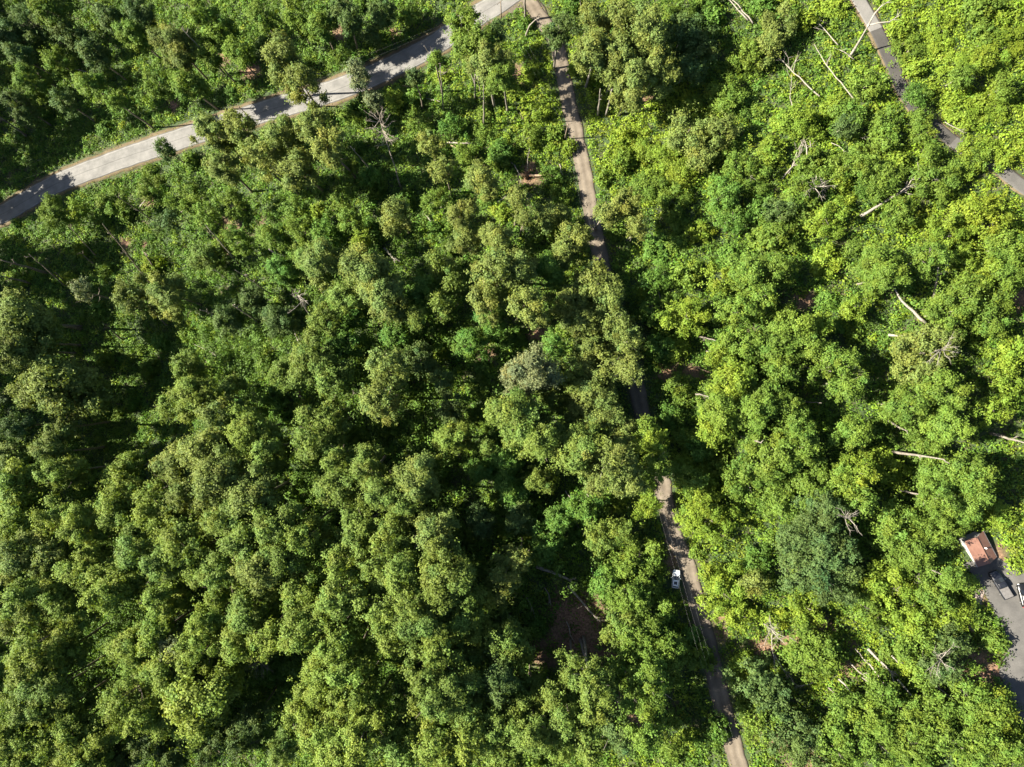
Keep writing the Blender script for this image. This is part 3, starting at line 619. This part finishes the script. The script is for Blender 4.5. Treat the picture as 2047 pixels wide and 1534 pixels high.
snag(758, 236, 804, 382, .24, DARKW, '', br=4, crownish=26, h=20, label='twiggy grey dead tree left of the upper lane')
snag(520, 1325, 512, 1310, .22, DARKW, '', br=4, crownish=30, h=15, label='bare twiggy dead tree standing in the dark gap of the lower left woods')
snag(592, 584, 632, 652, .2, DEADW, '', br=4, crownish=8, label='pale thin dead tree with hooked bare top at the left woods centre')
snag(1078, 36, 1051, 76, .3, PALE, '', br=0, h=12, bend=(-.6, .6, 0), label='bent pale trunk leaning across the top of the lane')
snag(1058, 296, 1053, 350, .14, DEADW, '', br=1, h=9, label='thin pale pole-like dead stem beside the fan-shaped root plate')
for tu, tv, bu, bv, h, lab in ((1890, 700, 1852, 702, 17, 'bare grey twiggy crown amid leafy trees near the middle of the right side'), (1884, 1322, 1852, 1302, 12, 'bare pale branching dead crown left of the lower paved drive'),
        (1546, 1262, 1520, 1240, 10, 'pale twiggy dead crown just left of the crossed pale logs'), (1700, 1040, 1668, 1022, 15, 'bare twiggy crown above the widest dark green crown'),
        (1632, 372, 1606, 388, 8, 'spidery bare dead crown below the fan of pale sticks')):
    snag(tu, tv, bu, bv, .15, DEADW, '', br=3, crownish=9, h=h, label=lab)
# the fork of the white snag: two long limbs
fk = [o for o in C.objects if o.name.startswith('dead_tree') and 'forked' in o.get('label', '')][0]
mb = MB(); b = Vector(fk.location)
def ray(u, v, z):
    d = CAMZ - z; return Vector(((u - CX) / FPX * d, -(v - CY) / FPX * d, z)) - b
z0 = b.z + 9
mb.add(tube([ray(1733, 56, z0 - .7), ray(1748, 28, z0 + 1), ray(1760, 14, z0 + 2), ray(1784, -2, z0 + 3)], [.22, .17, .13, .05], 7))
mb.add(tube([ray(1733, 52, z0 - .5), ray(1756, 46, z0 + .4), ray(1778, 44, z0 + 1), ray(1793, 34, z0 + 1.6), ray(1803, 20, z0 + 2)], [.18, .15, .12, .08, .03], 7))
for (p0, p1) in (((1760, 14), (1768, 2)), ((1793, 34), (1806, 28)), ((1793, 34), (1796, 18)), ((1786, 40), (1800, 40)), ((1772, 6), (1790, 4))):
    mb.add(tube([ray(*p0, z0 + 1.7), ray(*p1, z0 + 2)], [.06, .02], 5))
link('limb', mb.mesh('limb', DEADW, smooth=True), fk)

# ---------------------------------------------------------------- bushes (young trees one can tell apart)
def bush_mesh(k, var):
    Rc = (1.3, 2.0, 2.8)[k]
    c, n, tint = crown_points(Rc, Rc * 1.35, 700 + k * 31 + var, dens=1.7, leaf=.23)
    v, f = leaf_quads(c, n, .24, np.random.default_rng(k + var))
    return np_mesh('bush', v, f, np.repeat(tint, 4, 0), LEAF)
BUSH = [[bush_mesh(k, q) for q in range(3)] for k in range(3)]
def clear_of(P, roads=True):
    ok = (dist_poly(P, ROADW) > 5.2) & (dist_poly(P, LANEW) > 2.6) & (dist_poly(P, DRIVEW) > 2.2) & ~in_poly(P, padpoly)
    return ok
CAR = at(1352, 1156); SHED = at(1962, 1100)
cw = np.array(CROWNS)
gb = np.random.default_rng(21)
cand = np.stack([gb.uniform(10, 2037, 9000), gb.uniform(10, 1524, 9000)], 1)
chosen = []
for u, v in cand:
    q = np.min(np.hypot(cw[:, 0] - u, cw[:, 1] - v) - cw[:, 2])
    if q < -14 + 8 * gb.random(): continue
    if any((u - a) ** 2 + (v - b) ** 2 < 30 ** 2 for a, b in chosen): continue
    if any((u - a) ** 2 + (v - b) ** 2 < 22 ** 2 for a, b in KEEP): continue
    p = at(u, v, 1.5)
    P = np.array([[p.x, p.y]])
    if not clear_of(P)[0] or np.min(np.hypot(PW[:, 0] - p.x, PW[:, 1] - p.y) - PW[:, 2]) < .4: continue
    if (p - CAR).length < 6 or (p - SHED).length < 6: continue
    chosen.append((u, v))
    if len(chosen) >= 285: break
def zone_yellow(u, v):
    """how yellow the ground cover is: regional weight, high around the clearings and upper right"""
    z = np.exp(-((u - 1130) / 180) ** 2 - ((v - 190) / 170) ** 2) + np.exp(-((u - 1330) / 130) ** 2 - ((v - 300) / 160) ** 2)
    z = z + np.clip((u - 1480) / 350, 0, 1) * np.clip((720 - v) / 350, 0, 1) + np.exp(-((u - 1400) / 90) ** 2 - ((v - 1080) / 160) ** 2) + np.exp(-((u - 1980) / 120) ** 2 - ((v - 1080) / 160) ** 2)
    z = z + .7 * np.exp(-((u - 1640) / 260) ** 2 - ((v - 1330) / 160) ** 2)
    return np.clip(z, 0, 1)
for u, v in chosen:
    k = int(gb.choice([0, 1, 1, 2])); o = link('shrub', BUSH[k][int(gb.integers(3))])
    p = at(u, v, .9); o.location = (p.x, p.y, float(gz(p.x, p.y)) - .2)
    s = gb.uniform(.85, 1.2); o.scale = (s, s, s * gb.uniform(.8, 1.5)); o.rotation_euler = (0, 0, gb.uniform(0, 6.28))
    zy = float(zone_yellow(u, v)); r_ = gb.random()
    tone = 'y' if r_ < .15 + .6 * zy else 'e' if r_ < .6 else 'g'
    base = TONE[tone][0]; q = gb.uniform(.9, 1.15); o.color = (base[0] * q, base[1] * q, base[2] * q, 1)
    tag(o, None, 'shrub', 'shrubs and saplings under the trees')
    later(o, ('small ', 'rounded ', 'large ')[k] + TONE[tone][1], 'shrub', u, v)
print('bushes', len(chosen))

# ---------------------------------------------------------------- undergrowth: one leafy mass over the slope
def undergrowth():
    g = np.random.default_rng(5)
    # candidate mound centres on the visible ground and a margin
    N = 82000
    P = np.stack([g.uniform(-175, 150, N), g.uniform(-118, 140, N)], 1)
    u, v = project(P)
    ok = (u > -90) & (u < 2140) & (v > -90) & (v < 1620)
    ok &= clear_of(P)
    bare = np.min(np.hypot(P[:, None, 0] - PW[None, :, 0], P[:, None, 1] - PW[None, :, 1]) / PW[None, :, 2], 1)
    ok &= (bare + .3 * g.normal(size=N) > .85) | (g.random(N) < .14)
    ok &= np.hypot(P[:, 0] - CAR.x, P[:, 1] - CAR.y) > 3.4
    ok &= np.hypot(P[:, 0] - SHED.x, P[:, 1] - SHED.y) > 4.4
    pn = np.sin(P[:, 0] / 6.1 + 2 * np.sin(P[:, 1] / 7.3)) * np.cos(P[:, 1] / 5.2 + 1.5 * np.sin(P[:, 0] / 8.8))
    road_d = np.minimum(dist_poly(P, ROADW) - 4.2, np.minimum(dist_poly(P, LANEW) - 1.8, dist_poly(P, DRIVEW) - 2))
    yel = zone_yellow(u, v)
    cov = np.zeros(N, bool)
    for cu, cv, cr, _ in CROWNS: cov |= (u - cu) ** 2 + (v - cv) ** 2 < (cr * .8) ** 2
    ok &= ~cov | (g.random(N) < .5)
    ok &= g.random(N) < np.clip(.78 + .30 * pn + .35 * yel, .35, 1)
    P, u, v, pn, road_d, yel = (a[ok] for a in (P, u, v, pn, road_d, yel))
    M = len(P)
    rad = g.uniform(.7, 1.7, M) * np.clip(.45 + road_d / 6, .45, 1); hgt = rad * g.uniform(.5, 1.3, M)
    tone = g.random(M)
    A, B, Cc = np.array([.155, .225, .022]), np.array([.090, .164, .024]), np.array([.064, .115, .020])
    col = np.where((tone < .12 + .72 * yel)[:, None], A, np.where((tone < .72)[:, None], B, Cc)) * g.uniform(.8, 1.2, (M, 1)) * (1 + g.normal(0, .06, (M, 3)))
    k = np.maximum(7, (15 * rad * rad + 7).astype(int))
    idx = np.repeat(np.arange(M), k); n = len(idx)
    d = unit(g.normal(size=(n, 3)) + np.array([0, 0, .7])); d[:, 2] = np.abs(d[:, 2])
    rr = g.uniform(.6, 1.05, n) * (1 + .25 * np.sin(np.arctan2(d[:, 1], d[:, 0]) * 3 + idx))
    c = np.empty((n, 3)); c[:, 0] = P[idx, 0] + d[:, 0] * rad[idx] * rr; c[:, 1] = P[idx, 1] + d[:, 1] * rad[idx] * rr
    c[:, 2] = gz(c[:, 0], c[:, 1]) + .08 + d[:, 2] * hgt[idx] * rr
    nn = d * np.array([.9, .9, .6]) + np.array([0, 0, .35]) + g.normal(size=(n, 3)) * .33
    tint = col[idx] * g.uniform(.84, 1.16, (n, 1))
    # half-height leafy growth, added below the tall crowns to absorb light
    Mn = 5200; Pm = np.stack([g.uniform(-165, 40, Mn), g.uniform(-100, 45, Mn)], 1); mu, mv = project(Pm, 5.)
    km = ~((mu < 400) & (mv > 430) & (mv < 1010)) & ~((mu > 250) & (mu < 540) & (mv > 1420)) & (mu > -60) & (mu < 1230) & (mv > 470 + .22 * np.clip(900 - mu, 0, 900) * 0) & (mv < 1600) & (dist_poly(Pm, LANEW) > 4.5) & (g.random(Mn) < np.where((mu < 900) & (mv > 620), 1., .30))
    km &= np.min(np.hypot(Pm[:, None, 0] - PW[None, :, 0], Pm[:, None, 1] - PW[None, :, 1]) / PW[None, :, 2], 1) > 1.3
    Pm = Pm[km]; Mn = len(Pm); rm_ = g.uniform(1.2, 2.4, Mn); zm = g.uniform(1.5, 9.0, Mn); cm = np.where((g.random(Mn) < .5)[:, None], B, Cc) * g.uniform(.8, 1.15, (Mn, 1))
    im = np.repeat(np.arange(Mn), 46); dm = unit(g.normal(size=(len(im), 3)) + np.array([0, 0, .5]))
    pm_ = dm * (rm_[im] * g.uniform(.5, 1.1, len(im)))[:, None] * np.array([1, 1, .7])
    pm_[:, 0] += Pm[im, 0]; pm_[:, 1] += Pm[im, 1]; pm_[:, 2] += gz(Pm[im, 0], Pm[im, 1]) + zm[im]
    c = np.concatenate([c, pm_]); nn = np.concatenate([nn, dm + np.array([0, 0, .4]) + g.normal(size=(len(im), 3)) * .4]); tint = np.concatenate([tint, cm[im] * g.uniform(.85, 1.15, (len(im), 1))])
    # low leaf carpet between the mounds
    Q = np.stack([g.uniform(-150, 120, 310000), g.uniform(-95, 125, 310000)], 1); qu, qv = project(Q)
    kq = (qu > -40) & (qu < 2090) & (qv > -40) & (qv < 1575) & clear_of(Q)
    kq &= (np.min(np.hypot(Q[:, None, 0] - PW[None, :, 0], Q[:, None, 1] - PW[None, :, 1]) / PW[None, :, 2], 1) > 1) | (g.random(len(Q)) < .12)
    kq &= (np.hypot(Q[:, 0] - CAR.x, Q[:, 1] - CAR.y) > 2.6) & (np.hypot(Q[:, 0] - SHED.x, Q[:, 1] - SHED.y) > 3.6)
    Q = Q[kq]; qy = zone_yellow(qu[kq], qv[kq]); tq = g.random(len(Q))
    colq = np.where((tq < .2 + .7 * qy)[:, None], A, np.where((tq < .75)[:, None], B, Cc)) * g.uniform(.65, 1.25, (len(Q), 1))
    c = np.concatenate([c, np.concatenate([Q, (gz(Q[:, 0], Q[:, 1]) + g.uniform(.08, .5, len(Q)))[:, None]], 1)])
    tint = np.concatenate([tint, colq]); nn = np.concatenate([nn, g.normal(size=(len(Q), 3)) * .5 + np.array([0, 0, .8])])
    # grass on the verges: small upright tufts
    vs, ts, ns = [c], [tint], [nn]
    for L, a0, a1, cnt in ((ROADW, 3.7, 6.4, 26), (LANEW, 1.75, 3.4, 26), (DRIVEW, 1.95, 3.2, 18)):
        q = np.repeat(L, cnt, 0); w_ = len(q)
        off = g.uniform(a0, a1, w_) * g.choice([-1, 1], w_); ang = np.repeat(np.arctan2(*np.gradient(L, axis=0).T[::-1]), cnt)
        p = q + np.stack([-np.sin(ang), np.cos(ang)], 1) * off[:, None] + g.normal(0, .3, (w_, 2))
        dd = np.minimum(dist_poly(p, ROADW) - 3.5, np.minimum(dist_poly(p, LANEW) - 1.7, dist_poly(p, DRIVEW) - 1.8)); keep = dd > 0
        keep &= ~in_poly(p, padpoly); p = p[keep]
        vs.append(np.concatenate([p, (gz(p[:, 0], p[:, 1]) + g.uniform(.06, .35, len(p)))[:, None]], 1))
        t = np.array([.17, .205, .022]) * g.uniform(.6, 1.15, (len(p), 1)) * (1 + g.normal(0, .10, (len(p), 3)))
        ts.append(t); ns.append(g.normal(size=(len(p), 3)) * .6 + np.array([0, 0, .6]))
    sz = np.concatenate([np.full(len(vs[0]), .27)] + [np.full(len(a), .15) for a in vs[1:]])
    c = np.concatenate(vs); tint = np.clip(np.concatenate(ts), .004, .5); nn = np.concatenate(ns)
    V, Fq = leaf_quads(c, nn, sz, g)
    print('undergrowth leaves', len(c))
    o = link('undergrowth', np_mesh('undergrowth', V, Fq, np.repeat(tint, 4, 0), UNDER)); o['kind'] = 'stuff'
undergrowth()

# the wood going on beyond the frame: one mass
def woodland():
    g = np.random.default_rng(9); cs, ns, ts = [], [], []
    xs, ys = np.meshgrid(np.arange(-215, 200, 8.5), np.arange(-165, 190, 8.5))
    P = np.stack([xs.ravel(), ys.ravel()], 1) + g.uniform(-2.5, 2.5, (xs.size, 2))
    u, v = project(P, 22.); u0, v0 = project(P)
    ok = ((u < -55) | (u > 2100) | (v < -55) | (v > 1590)) & (u0 > -420) & (u0 < 2400) & (v0 > -330) & (v0 < 1850)
    ok &= (u0 < -30) | (u0 > 2078) | (v0 < -30) | (v0 > 1565)
    ok &= clear_of(P) & ~((u0 > 1940) & (v0 > 990) & (v0 < 1600)) & ~((u0 > 1990) & (u0 < 2100))
    protos = [crown_points(4.6, 10., 900 + q, dens=.42, leaf=.42) for q in range(5)]
    for i, (x, y) in enumerate(P[ok]):
        c, n, t = protos[i % 5]; a = g.uniform(0, 6.28); Rm = np.array([[math.cos(a), -math.sin(a), 0], [math.sin(a), math.cos(a), 0], [0, 0, 1]])
        z = float(gz(x, y)) + (3 if u0[ok][i] > 1500 else g.uniform(21, 29) if u0[ok][i] < 100 else g.uniform(10, 16))  # crowns on the left raised to throw more shade into the frame
        cs.append((c @ Rm.T) + (x, y, z)); ns.append(n @ Rm.T); ts.append(t * np.array(TONE['yog'[i % 3]][0]))
    V, Fq = leaf_quads(np.concatenate(cs), np.concatenate(ns), .45, g)
    o = link('woodland', np_mesh('woodland', V, Fq, np.repeat(np.concatenate(ts), 4, 0), UNDER)); o['kind'] = 'stuff'
woodland()

# ---------------------------------------------------------------- utility poles and wires
WOODP = bark('pole_wood', (.10, .075, .05), (.22, .17, .12)); WIRE = simple('wire', (.10, .10, .10), .7, 0, .1)
METAL = simple('grey_metal', (.42, .42, .43), .4, .8, .1)
HP = 9.5
def top_from(u, v): return at(u, v, HP)
def pole(u, v, label, ang=0):
    """u, v: photo pixel of the pole's top"""
    p = top_from(u, v); z = float(gz(p.x, p.y)); root = link('utility_pole', None, None, (p.x, p.y, z)); root.rotation_euler = (0, 0, ang)
    mb = MB(); mb.add(tube([(0, 0, -.5), (0, 0, 5), (0, 0, HP + .4)], [.17, .145, .11], 9)); link('pole_shaft', mb.mesh('pole_shaft', WOODP, smooth=True), root)
    mb = MB(); mb.add(tube([(-1.1, .16, HP - .25), (1.1, .16, HP - .25)], [.07, .07], 4)); link('crossarm', mb.mesh('crossarm', WOODP), root)
    for x in (-1., 0, 1.):
        mb = MB(); mb.add(tube([(x, .16, HP - .19), (x, .16, HP - .05), (x, .16, HP + .08)], [.05, .08, .04], 6)); link('insulator', mb.mesh('insulator', METAL), root)
    tag(root, label, 'utility pole', 'utility poles carrying the wires'); return root
def wire(a, b, n, label, sag=.9, r=.006):
    """wires strung between two poles' crossarms"""
    for k in range(n):
        x = (-1., 1., 0.)[k]
        def tip(o): 
            c, s = math.cos(o.rotation_euler.z), math.sin(o.rotation_euler.z)
            return Vector((o.location.x + c * x - s * .16, o.location.y + s * x + c * .16, o.location.z + HP + .1))
        p, q = tip(a), tip(b)
        path = [p.lerp(q, t / 14) - Vector((0, 0, sag * 4 * (t / 14) * (1 - t / 14))) for t in range(15)]
        mb = MB(); mb.add(tube([x - path[0] for x in path], [r] * 15, 4))
        o = link('power_wire', mb.mesh('power_wire', WIRE), None, path[0]); tag(o, label.format(('left', 'right', 'middle')[k] if n > 2 else ('upper', 'lower')[k]), 'wire', 'overhead wires')
PA = pole(-210, 448, 'utility pole beyond the left end of the grey road', R(70))
PM = pole(478, 214, 'utility pole hidden among the crowns over the grey road', R(108))
PC = pole(1001, 4, 'utility pole beside the road junction at the top', R(40))
P2 = pole(1135, 250, 'utility pole at the left side of the upper dirt lane', R(15))
P3 = pole(1205, 560, 'utility pole among the crowns where the lane disappears', R(12))
P4 = pole(1347, 1098, 'utility pole on the lane just above the white car', R(16))
P5 = pole(1492, 1600, 'utility pole below the lower end of the dirt lane', R(16))
wire(PA, PM, 2, '{} wire above the left stretch of the grey road', 1.2)
wire(PM, PC, 2, '{} wire above the middle stretch of the grey road', 1.2)
wire(PC, P2, 3, '{} wire from the junction pole to the upper lane pole', .7)
wire(P2, P3, 3, '{} wire along the lane below its upper pole', .7)
wire(P3, P4, 3, '{} wire over the crowns hiding the middle lane', .8)
wire(P4, P5, 3, '{} wire above the lower lane past the white car', .9)

# ---------------------------------------------------------------- vehicles: lofted bodies
GLASS = simple('dark_glass', (.012, .014, .018), .08, 0, .1); RUB = simple('rubber', (.02, .02, .02), .8, 0, .1)
CHROME = simple('chrome', (.7, .7, .7), .15, 1, .05); REDL = simple('tail_lamp_red', (.35, .02, .02), .3, 0, .1); LAMP = simple('headlight_lens', (.75, .75, .72), .15, 0, .05)
def loft(secs, cap=True):
    """rings of equal length -> closed skin"""
    n = len(secs[0]); vs = [p for s in secs for p in s]; fs = []
    for i in range(len(secs) - 1):
        for k in range(n):
            k2 = (k + 1) % n; fs.append((i * n + k, i * n + k2, (i + 1) * n + k2, (i + 1) * n + k))
    fs.append(tuple(range(n))[::-1]); fs.append(tuple((len(secs) - 1) * n + k for k in range(n)))
    return vs, fs
def ring(x, w_, z0, z1, tuck=.9, crown=.04):
    """cross section at length position x: half width w_, from z0 to z1"""
    h = z1 - z0
    half = [(w_ * .86, z0), (w_ * .98, z0 + h * .18), (w_, z0 + h * .5), (w_ * .985, z0 + h * .75), (w_ * tuck, z1 - h * .06), (w_ * tuck * .55, z1 + crown * .7), (0, z1 + crown)]
    pts = [(x, -y, z) for y, z in half] + [(x, y, z) for y, z in half[::-1][1:]]
    return pts
def wheel(root, x, y):
    s = 1 if y > 0 else -1
    mb = MB(); mb.add(tube([(x, y - s * .11, .34), (x, y - s * .04, .34), (x, y + s * .07, .34), (x, y + s * .11, .34)], [.30, .34, .34, .30], 20)); w_ = link('wheel', mb.mesh('wheel', RUB, smooth=False), root)
    mb = MB(); mb.add(tube([(x, y + s * .105, .34), (x, y + s * .125, .34)], [.21, .19], 14)); link('rim', mb.mesh('rim', METAL), w_)
def boxm(x0, x1, y0, y1, z0, z1, bv=.03):
    b_ = bv; secs = []
    for x, e in ((x0, b_), (x0 + b_, 0), (x1 - b_, 0), (x1, b_)):
        secs.append([(x, y0 + e + b_, z0 + e), (x, y1 - e - b_, z0 + e), (x, y1 - e, z0 + e + b_), (x, y1 - e, z1 - e - b_), (x, y1 - e - b_, z1 - e), (x, y0 + e + b_, z1 - e), (x, y0 + e, z1 - e - b_), (x, y0 + e, z0 + e + b_)])
    return loft(secs)
def vehicle(name, label, u, v, ang, paint, L, W, kind, roof=None, group=None):
    """x forward; kind 'suv' or 'pickup'"""
    p = at(u, v); 
    sx = float(gz(p.x + .5, p.y) - gz(p.x - .5, p.y)); sy = float(gz(p.x, p.y + .5) - gz(p.x, p.y - .5))
    n_ = Vector((-sx, -sy, 1)).normalized(); f = Vector((math.cos(ang), math.sin(ang), 0)); f = (f - n_ * f.dot(n_)).normalized(); s_ = n_.cross(f)
    from mathutils import Matrix
    root = link(name, None); root.rotation_euler = Matrix((f, s_, n_)).transposed().to_euler(); root.location = p + n_ * .09
    h = L / 2; w_ = W / 2
    hood = 1.02 if kind == 'suv' else 1.12; belt = 1.05 if kind == 'suv' else 1.14
    if kind == 'suv':
        prof = [(-h, .82, .55, .95), (-h + .12, .93, .34, 1.06), (-h + .6, 1, .26, belt), (-.3, 1, .24, belt), (h - 1.25, 1, .24, hood), (h - .7, .98, .26, hood - .06), (h - .22, .90, .30, hood - .16), (h, .72, .42, .74)]
    else:
        prof = [(-h, .96, .55, 1.10), (-h + .08, .99, .48, belt), (-h + .6, 1, .36, belt), (-.3, 1, .34, belt), (h - 1.5, 1, .34, hood), (h - .8, .99, .36, hood - .03), (h - .2, .94, .38, hood - .10), (h, .82, .5, .92)]
    mb = MB(); mb.add(loft([ring(x, w_ * a, z0, z1) for x, a, z0, z1 in prof])); link('body', mb.mesh('body', paint, smooth=True), root)
    c0, c1 = (-h + .18, h - 1.28) if kind == 'suv' else (-.55, h - 1.55)                  # glasshouse
    top = 1.62 if kind == 'suv' else 1.82
    r0, r1 = (c0 + .45, c1 - .85) if kind == 'suv' else (c0 + .12, c1 - .75)
    g0 = [ring(c0, w_ * .88, belt - .12, belt - .02), ring(r0, w_ * .80, belt - .12, top - .05, .86), ring(r1, w_ * .80, belt - .12, top - .05, .86), ring(c1, w_ * .88, belt - .12, belt - .02)]
    mb = MB(); mb.add(loft(g0)); link('windows', mb.mesh('windows', GLASS, smooth=False), root)
    mb = MB(); mb.add(loft([ring(r0 - .10, w_ * .70, top - .10, top - .03, .85, .01), ring(r0 + .15, w_ * .74, top - .10, top + .015, .85), ring(r1 - .15, w_ * .74, top - .10, top + .015, .85), ring(r1 + .08, w_ * .70, top - .10, top - .03, .85, .01)]))
    rf = link('roof', mb.mesh('roof', roof or paint, smooth=True), root)
    for sgn in (-1, 1):                                                           # pillars
        mb = MB()
        mb.add(tube([(c1 - .02, sgn * w_ * .84, belt - .02), (r1, sgn * w_ * .67, top - .04)], [.05, .045], 5)); mb.add(tube([(c0 + .02, sgn * w_ * .84, belt - .02), (r0, sgn * w_ * .67, top - .04)], [.07, .06], 5))
        link('pillar', mb.mesh('pillar', paint), root)
        mb = MB(); mb.add(boxm(c1 - .55, c1 - .40, min(sgn * (w_ + .02), sgn * (w_ + .22)), max(sgn * (w_ + .02), sgn * (w_ + .22)), belt - .02, belt + .16)); link('mirror', mb.mesh('mirror', paint if kind == 'suv' else CHROME), root)
        mb = MB(); y0 = sgn * w_ * .66; mb.add(boxm(h - .26, h - .08, y0 - .17, y0 + .17, .70, .84)); link('headlight', mb.mesh('headlight', LAMP), root)
        mb = MB(); y0 = sgn * w_ * .80; mb.add(boxm(-h - .01, -h + .14, y0 - .09, y0 + .09, .75, 1.0)); link('tail_light', mb.mesh('tail_light', REDL), root)
        for x in (-h * .60, h * .62): wheel(root, x, sgn * (w_ - .09))
    if kind == 'suv':
        mb = MB(); mb.add(boxm(r1 - .95, r1 - .25, -w_ * .42, w_ * .42, top + .03, top + .062, .012)); link('sunroof', mb.mesh('sunroof', GLASS), rf)
        for sgn in (-1, 1):
            mb = MB(); y = sgn * w_ * .66; mb.add(tube([(r0, y, top - .02), (r0 + .2, y, top + .07), (r1 - .3, y, top + .07), (r1 - .1, y, top - .02)], [.025] * 4, 5)); link('roof_rail', mb.mesh('roof_rail', METAL, smooth=True), root)
    else:
        mb = MB(); mb.add(boxm(-h + .1, c0 - .12, -w_ * .84, w_ * .84, belt + .01, belt + .085)); link('tonneau_cover', mb.mesh('tonneau_cover', simple('tonneau_vinyl', (.085, .08, .078), .7), smooth=False), root)
        mb = MB(); mb.add(boxm(-h - .14, -h + .05, -w_ * .9, w_ * .9, .48, .68)); link('rear_bumper', mb.mesh('rear_bumper', CHROME), root)
        mb = MB(); mb.add(boxm(r1 - .95, r1 - .35, -w_ * .36, w_ * .36, top + .03, top + .06, .012)); link('sunroof', mb.mesh('sunroof', GLASS), rf)
    tag(root, label, 'pickup' if kind == 'pickup' else 'car', group); return root
P_WHITE = simple('white_paint', (.58, .59, .60), .3, 0, .02, coat=.6); P_DARK = simple('black_blue_paint', (.006, .007, .011), .35, 0, .1, coat=.1); P_BLACK = simple('black_paint', (.005, .005, .0055), .35, 0, .1, coat=.12)
def heading(dx, dy): return math.atan2(-dy, dx)
vehicle('parked_car', 'white car with dark sunroof parked at the left side of the dirt lane', 1351.5, 1156, heading(40, -470), P_WHITE, 4.0, 1.7, 'suv')
vehicle('pickup_truck', 'dark blue-black pickup with a grey bed cover parked below the shed', 1997, 1168, heading(-230, -460), P_DARK, 5.6, 1.95, 'pickup')
vehicle('parked_car', 'shiny black car half out of frame right of the dark pickup', 2044, 1189, heading(-70, -470), P_BLACK, 4.6, 1.85, 'suv')

# ---------------------------------------------------------------- the brown-roofed shed
m, n, l, b = mat('rust_red_roof')
tc = n.new('ShaderNodeTexCoord'); wv = n.new('ShaderNodeTexWave'); wv.inputs['Scale'].default_value = 1.3; wv.bands_direction = 'X'; wv.inputs['Distortion'].default_value = .1
l.new(tc.outputs['Object'], wv.inputs['Vector']); t = noise(n, l, 1.1, 5)
c = ramp(n, l, t.outputs[0], [(.3, (.125, .058, .040)), (.7, (.175, .092, .066))]).outputs[0]
c = mixc(n, l, .25, c, wv.outputs[0], 'MULTIPLY'); l.new(c, b.inputs['Base Color']); b.inputs['Roughness'].default_value = .55
ROOFM = m
WALLM = simple('white_siding', (.30, .295, .285), .7, 0, .06); TRIM = simple('grey_trim', (.45, .44, .42), .6, 0, .1)
def shed():
    p = at(1965, 1100, 2.6); z = float(gz(p.x, p.y)); ang = heading(190, 365)
    root = link('garden_shed', None, None, (p.x, p.y, z)); root.rotation_euler = (0, 0, ang)
    L, W, Hh, Rg = 2.55, 1.75, 1.95, .7
    dn = -2.2
    mb = MB()
    vs = [(-L, -W, dn), (L, -W, dn), (L, W, dn), (-L, W, dn), (-L, -W, Hh), (L, -W, Hh), (L, W, Hh), (-L, W, Hh), (-L, 0, Hh + Rg), (L, 0, Hh + Rg)]
    mb.add((vs, [(0, 1, 5, 4), (2, 3, 7, 6), (1, 2, 6, 9, 5), (3, 0, 4, 8, 7)])); link('wall', mb.mesh('wall', WALLM), root)
    mb = MB(); e = .40
    for s in (-1, 1):
        y1 = s * (W + e); z1 = Hh - Rg * e / W
        a_ = [(-L - e, 0, Hh + Rg + .04), (L + e, 0, Hh + Rg + .04), (L + e, y1, z1 + .04), (-L - e, y1, z1 + .04)]
        q = [(x, y, z_ + .09) for x, y, z_ in a_]
        mb.add((a_ + q, [(0, 1, 2, 3), (7, 6, 5, 4), (0, 4, 5, 1), (1, 5, 6, 2), (2, 6, 7, 3), (3, 7, 4, 0)]))
    rf = link('roof', mb.mesh('roof', ROOFM), root)
    mb = MB(); mb.add(tube([(-L - e, 0, Hh + Rg + .15), (L + e, 0, Hh + Rg + .15)], [.10, .10], 6)); link('ridge_cap', mb.mesh('ridge_cap', ROOFM), rf)
    mb = MB(); mb.add(tube([(-.2, .55, Hh + .3), (-.2, .55, Hh + 1.05)], [.09, .09], 9)); mb.add(tube([(-.2, .55, Hh + 1.0), (-.2, .55, Hh + 1.14)], [.17, .13], 9)); link('vent_pipe', mb.mesh('vent_pipe', simple('white_vent', (.8, .8, .8), .4)), rf)
    for s in (-1, 1):
        mb = MB(); mb.add(tube([(-L - e, s * (W + e + .07), Hh - .16), (L + e, s * (W + e + .07), Hh - .16)], [.075, .075], 6)); link('gutter', mb.mesh('gutter', WALLM), root)
    mb = MB(); mb.add(boxm(L + .005, L + .06, -.5, .5, .0, 2.0, .015)); d = link('door', mb.mesh('door', TRIM), root)
    mb = MB(); mb.add(tube([(L + .06, .38, 1.0), (L + .12, .38, 1.0)], [.04, .04], 8)); link('handle', mb.mesh('handle', CHROME), d)
    for x in (-1.1, 1.1):
        mb = MB(); mb.add(boxm(x - .45, x + .45, -W - .05, -W - .003, 1.0, 1.8, .015)); wn = link('window', mb.mesh('window', TRIM), root)
        mb = MB(); mb.add(boxm(x - .36, x + .36, -W - .065, -W - .052, 1.09, 1.71, .005)); link('pane', mb.mesh('pane', GLASS), wn)
    tag(root, 'small white shed with a rust-brown gabled roof at the right edge', 'shed')
shed()
write_labels()
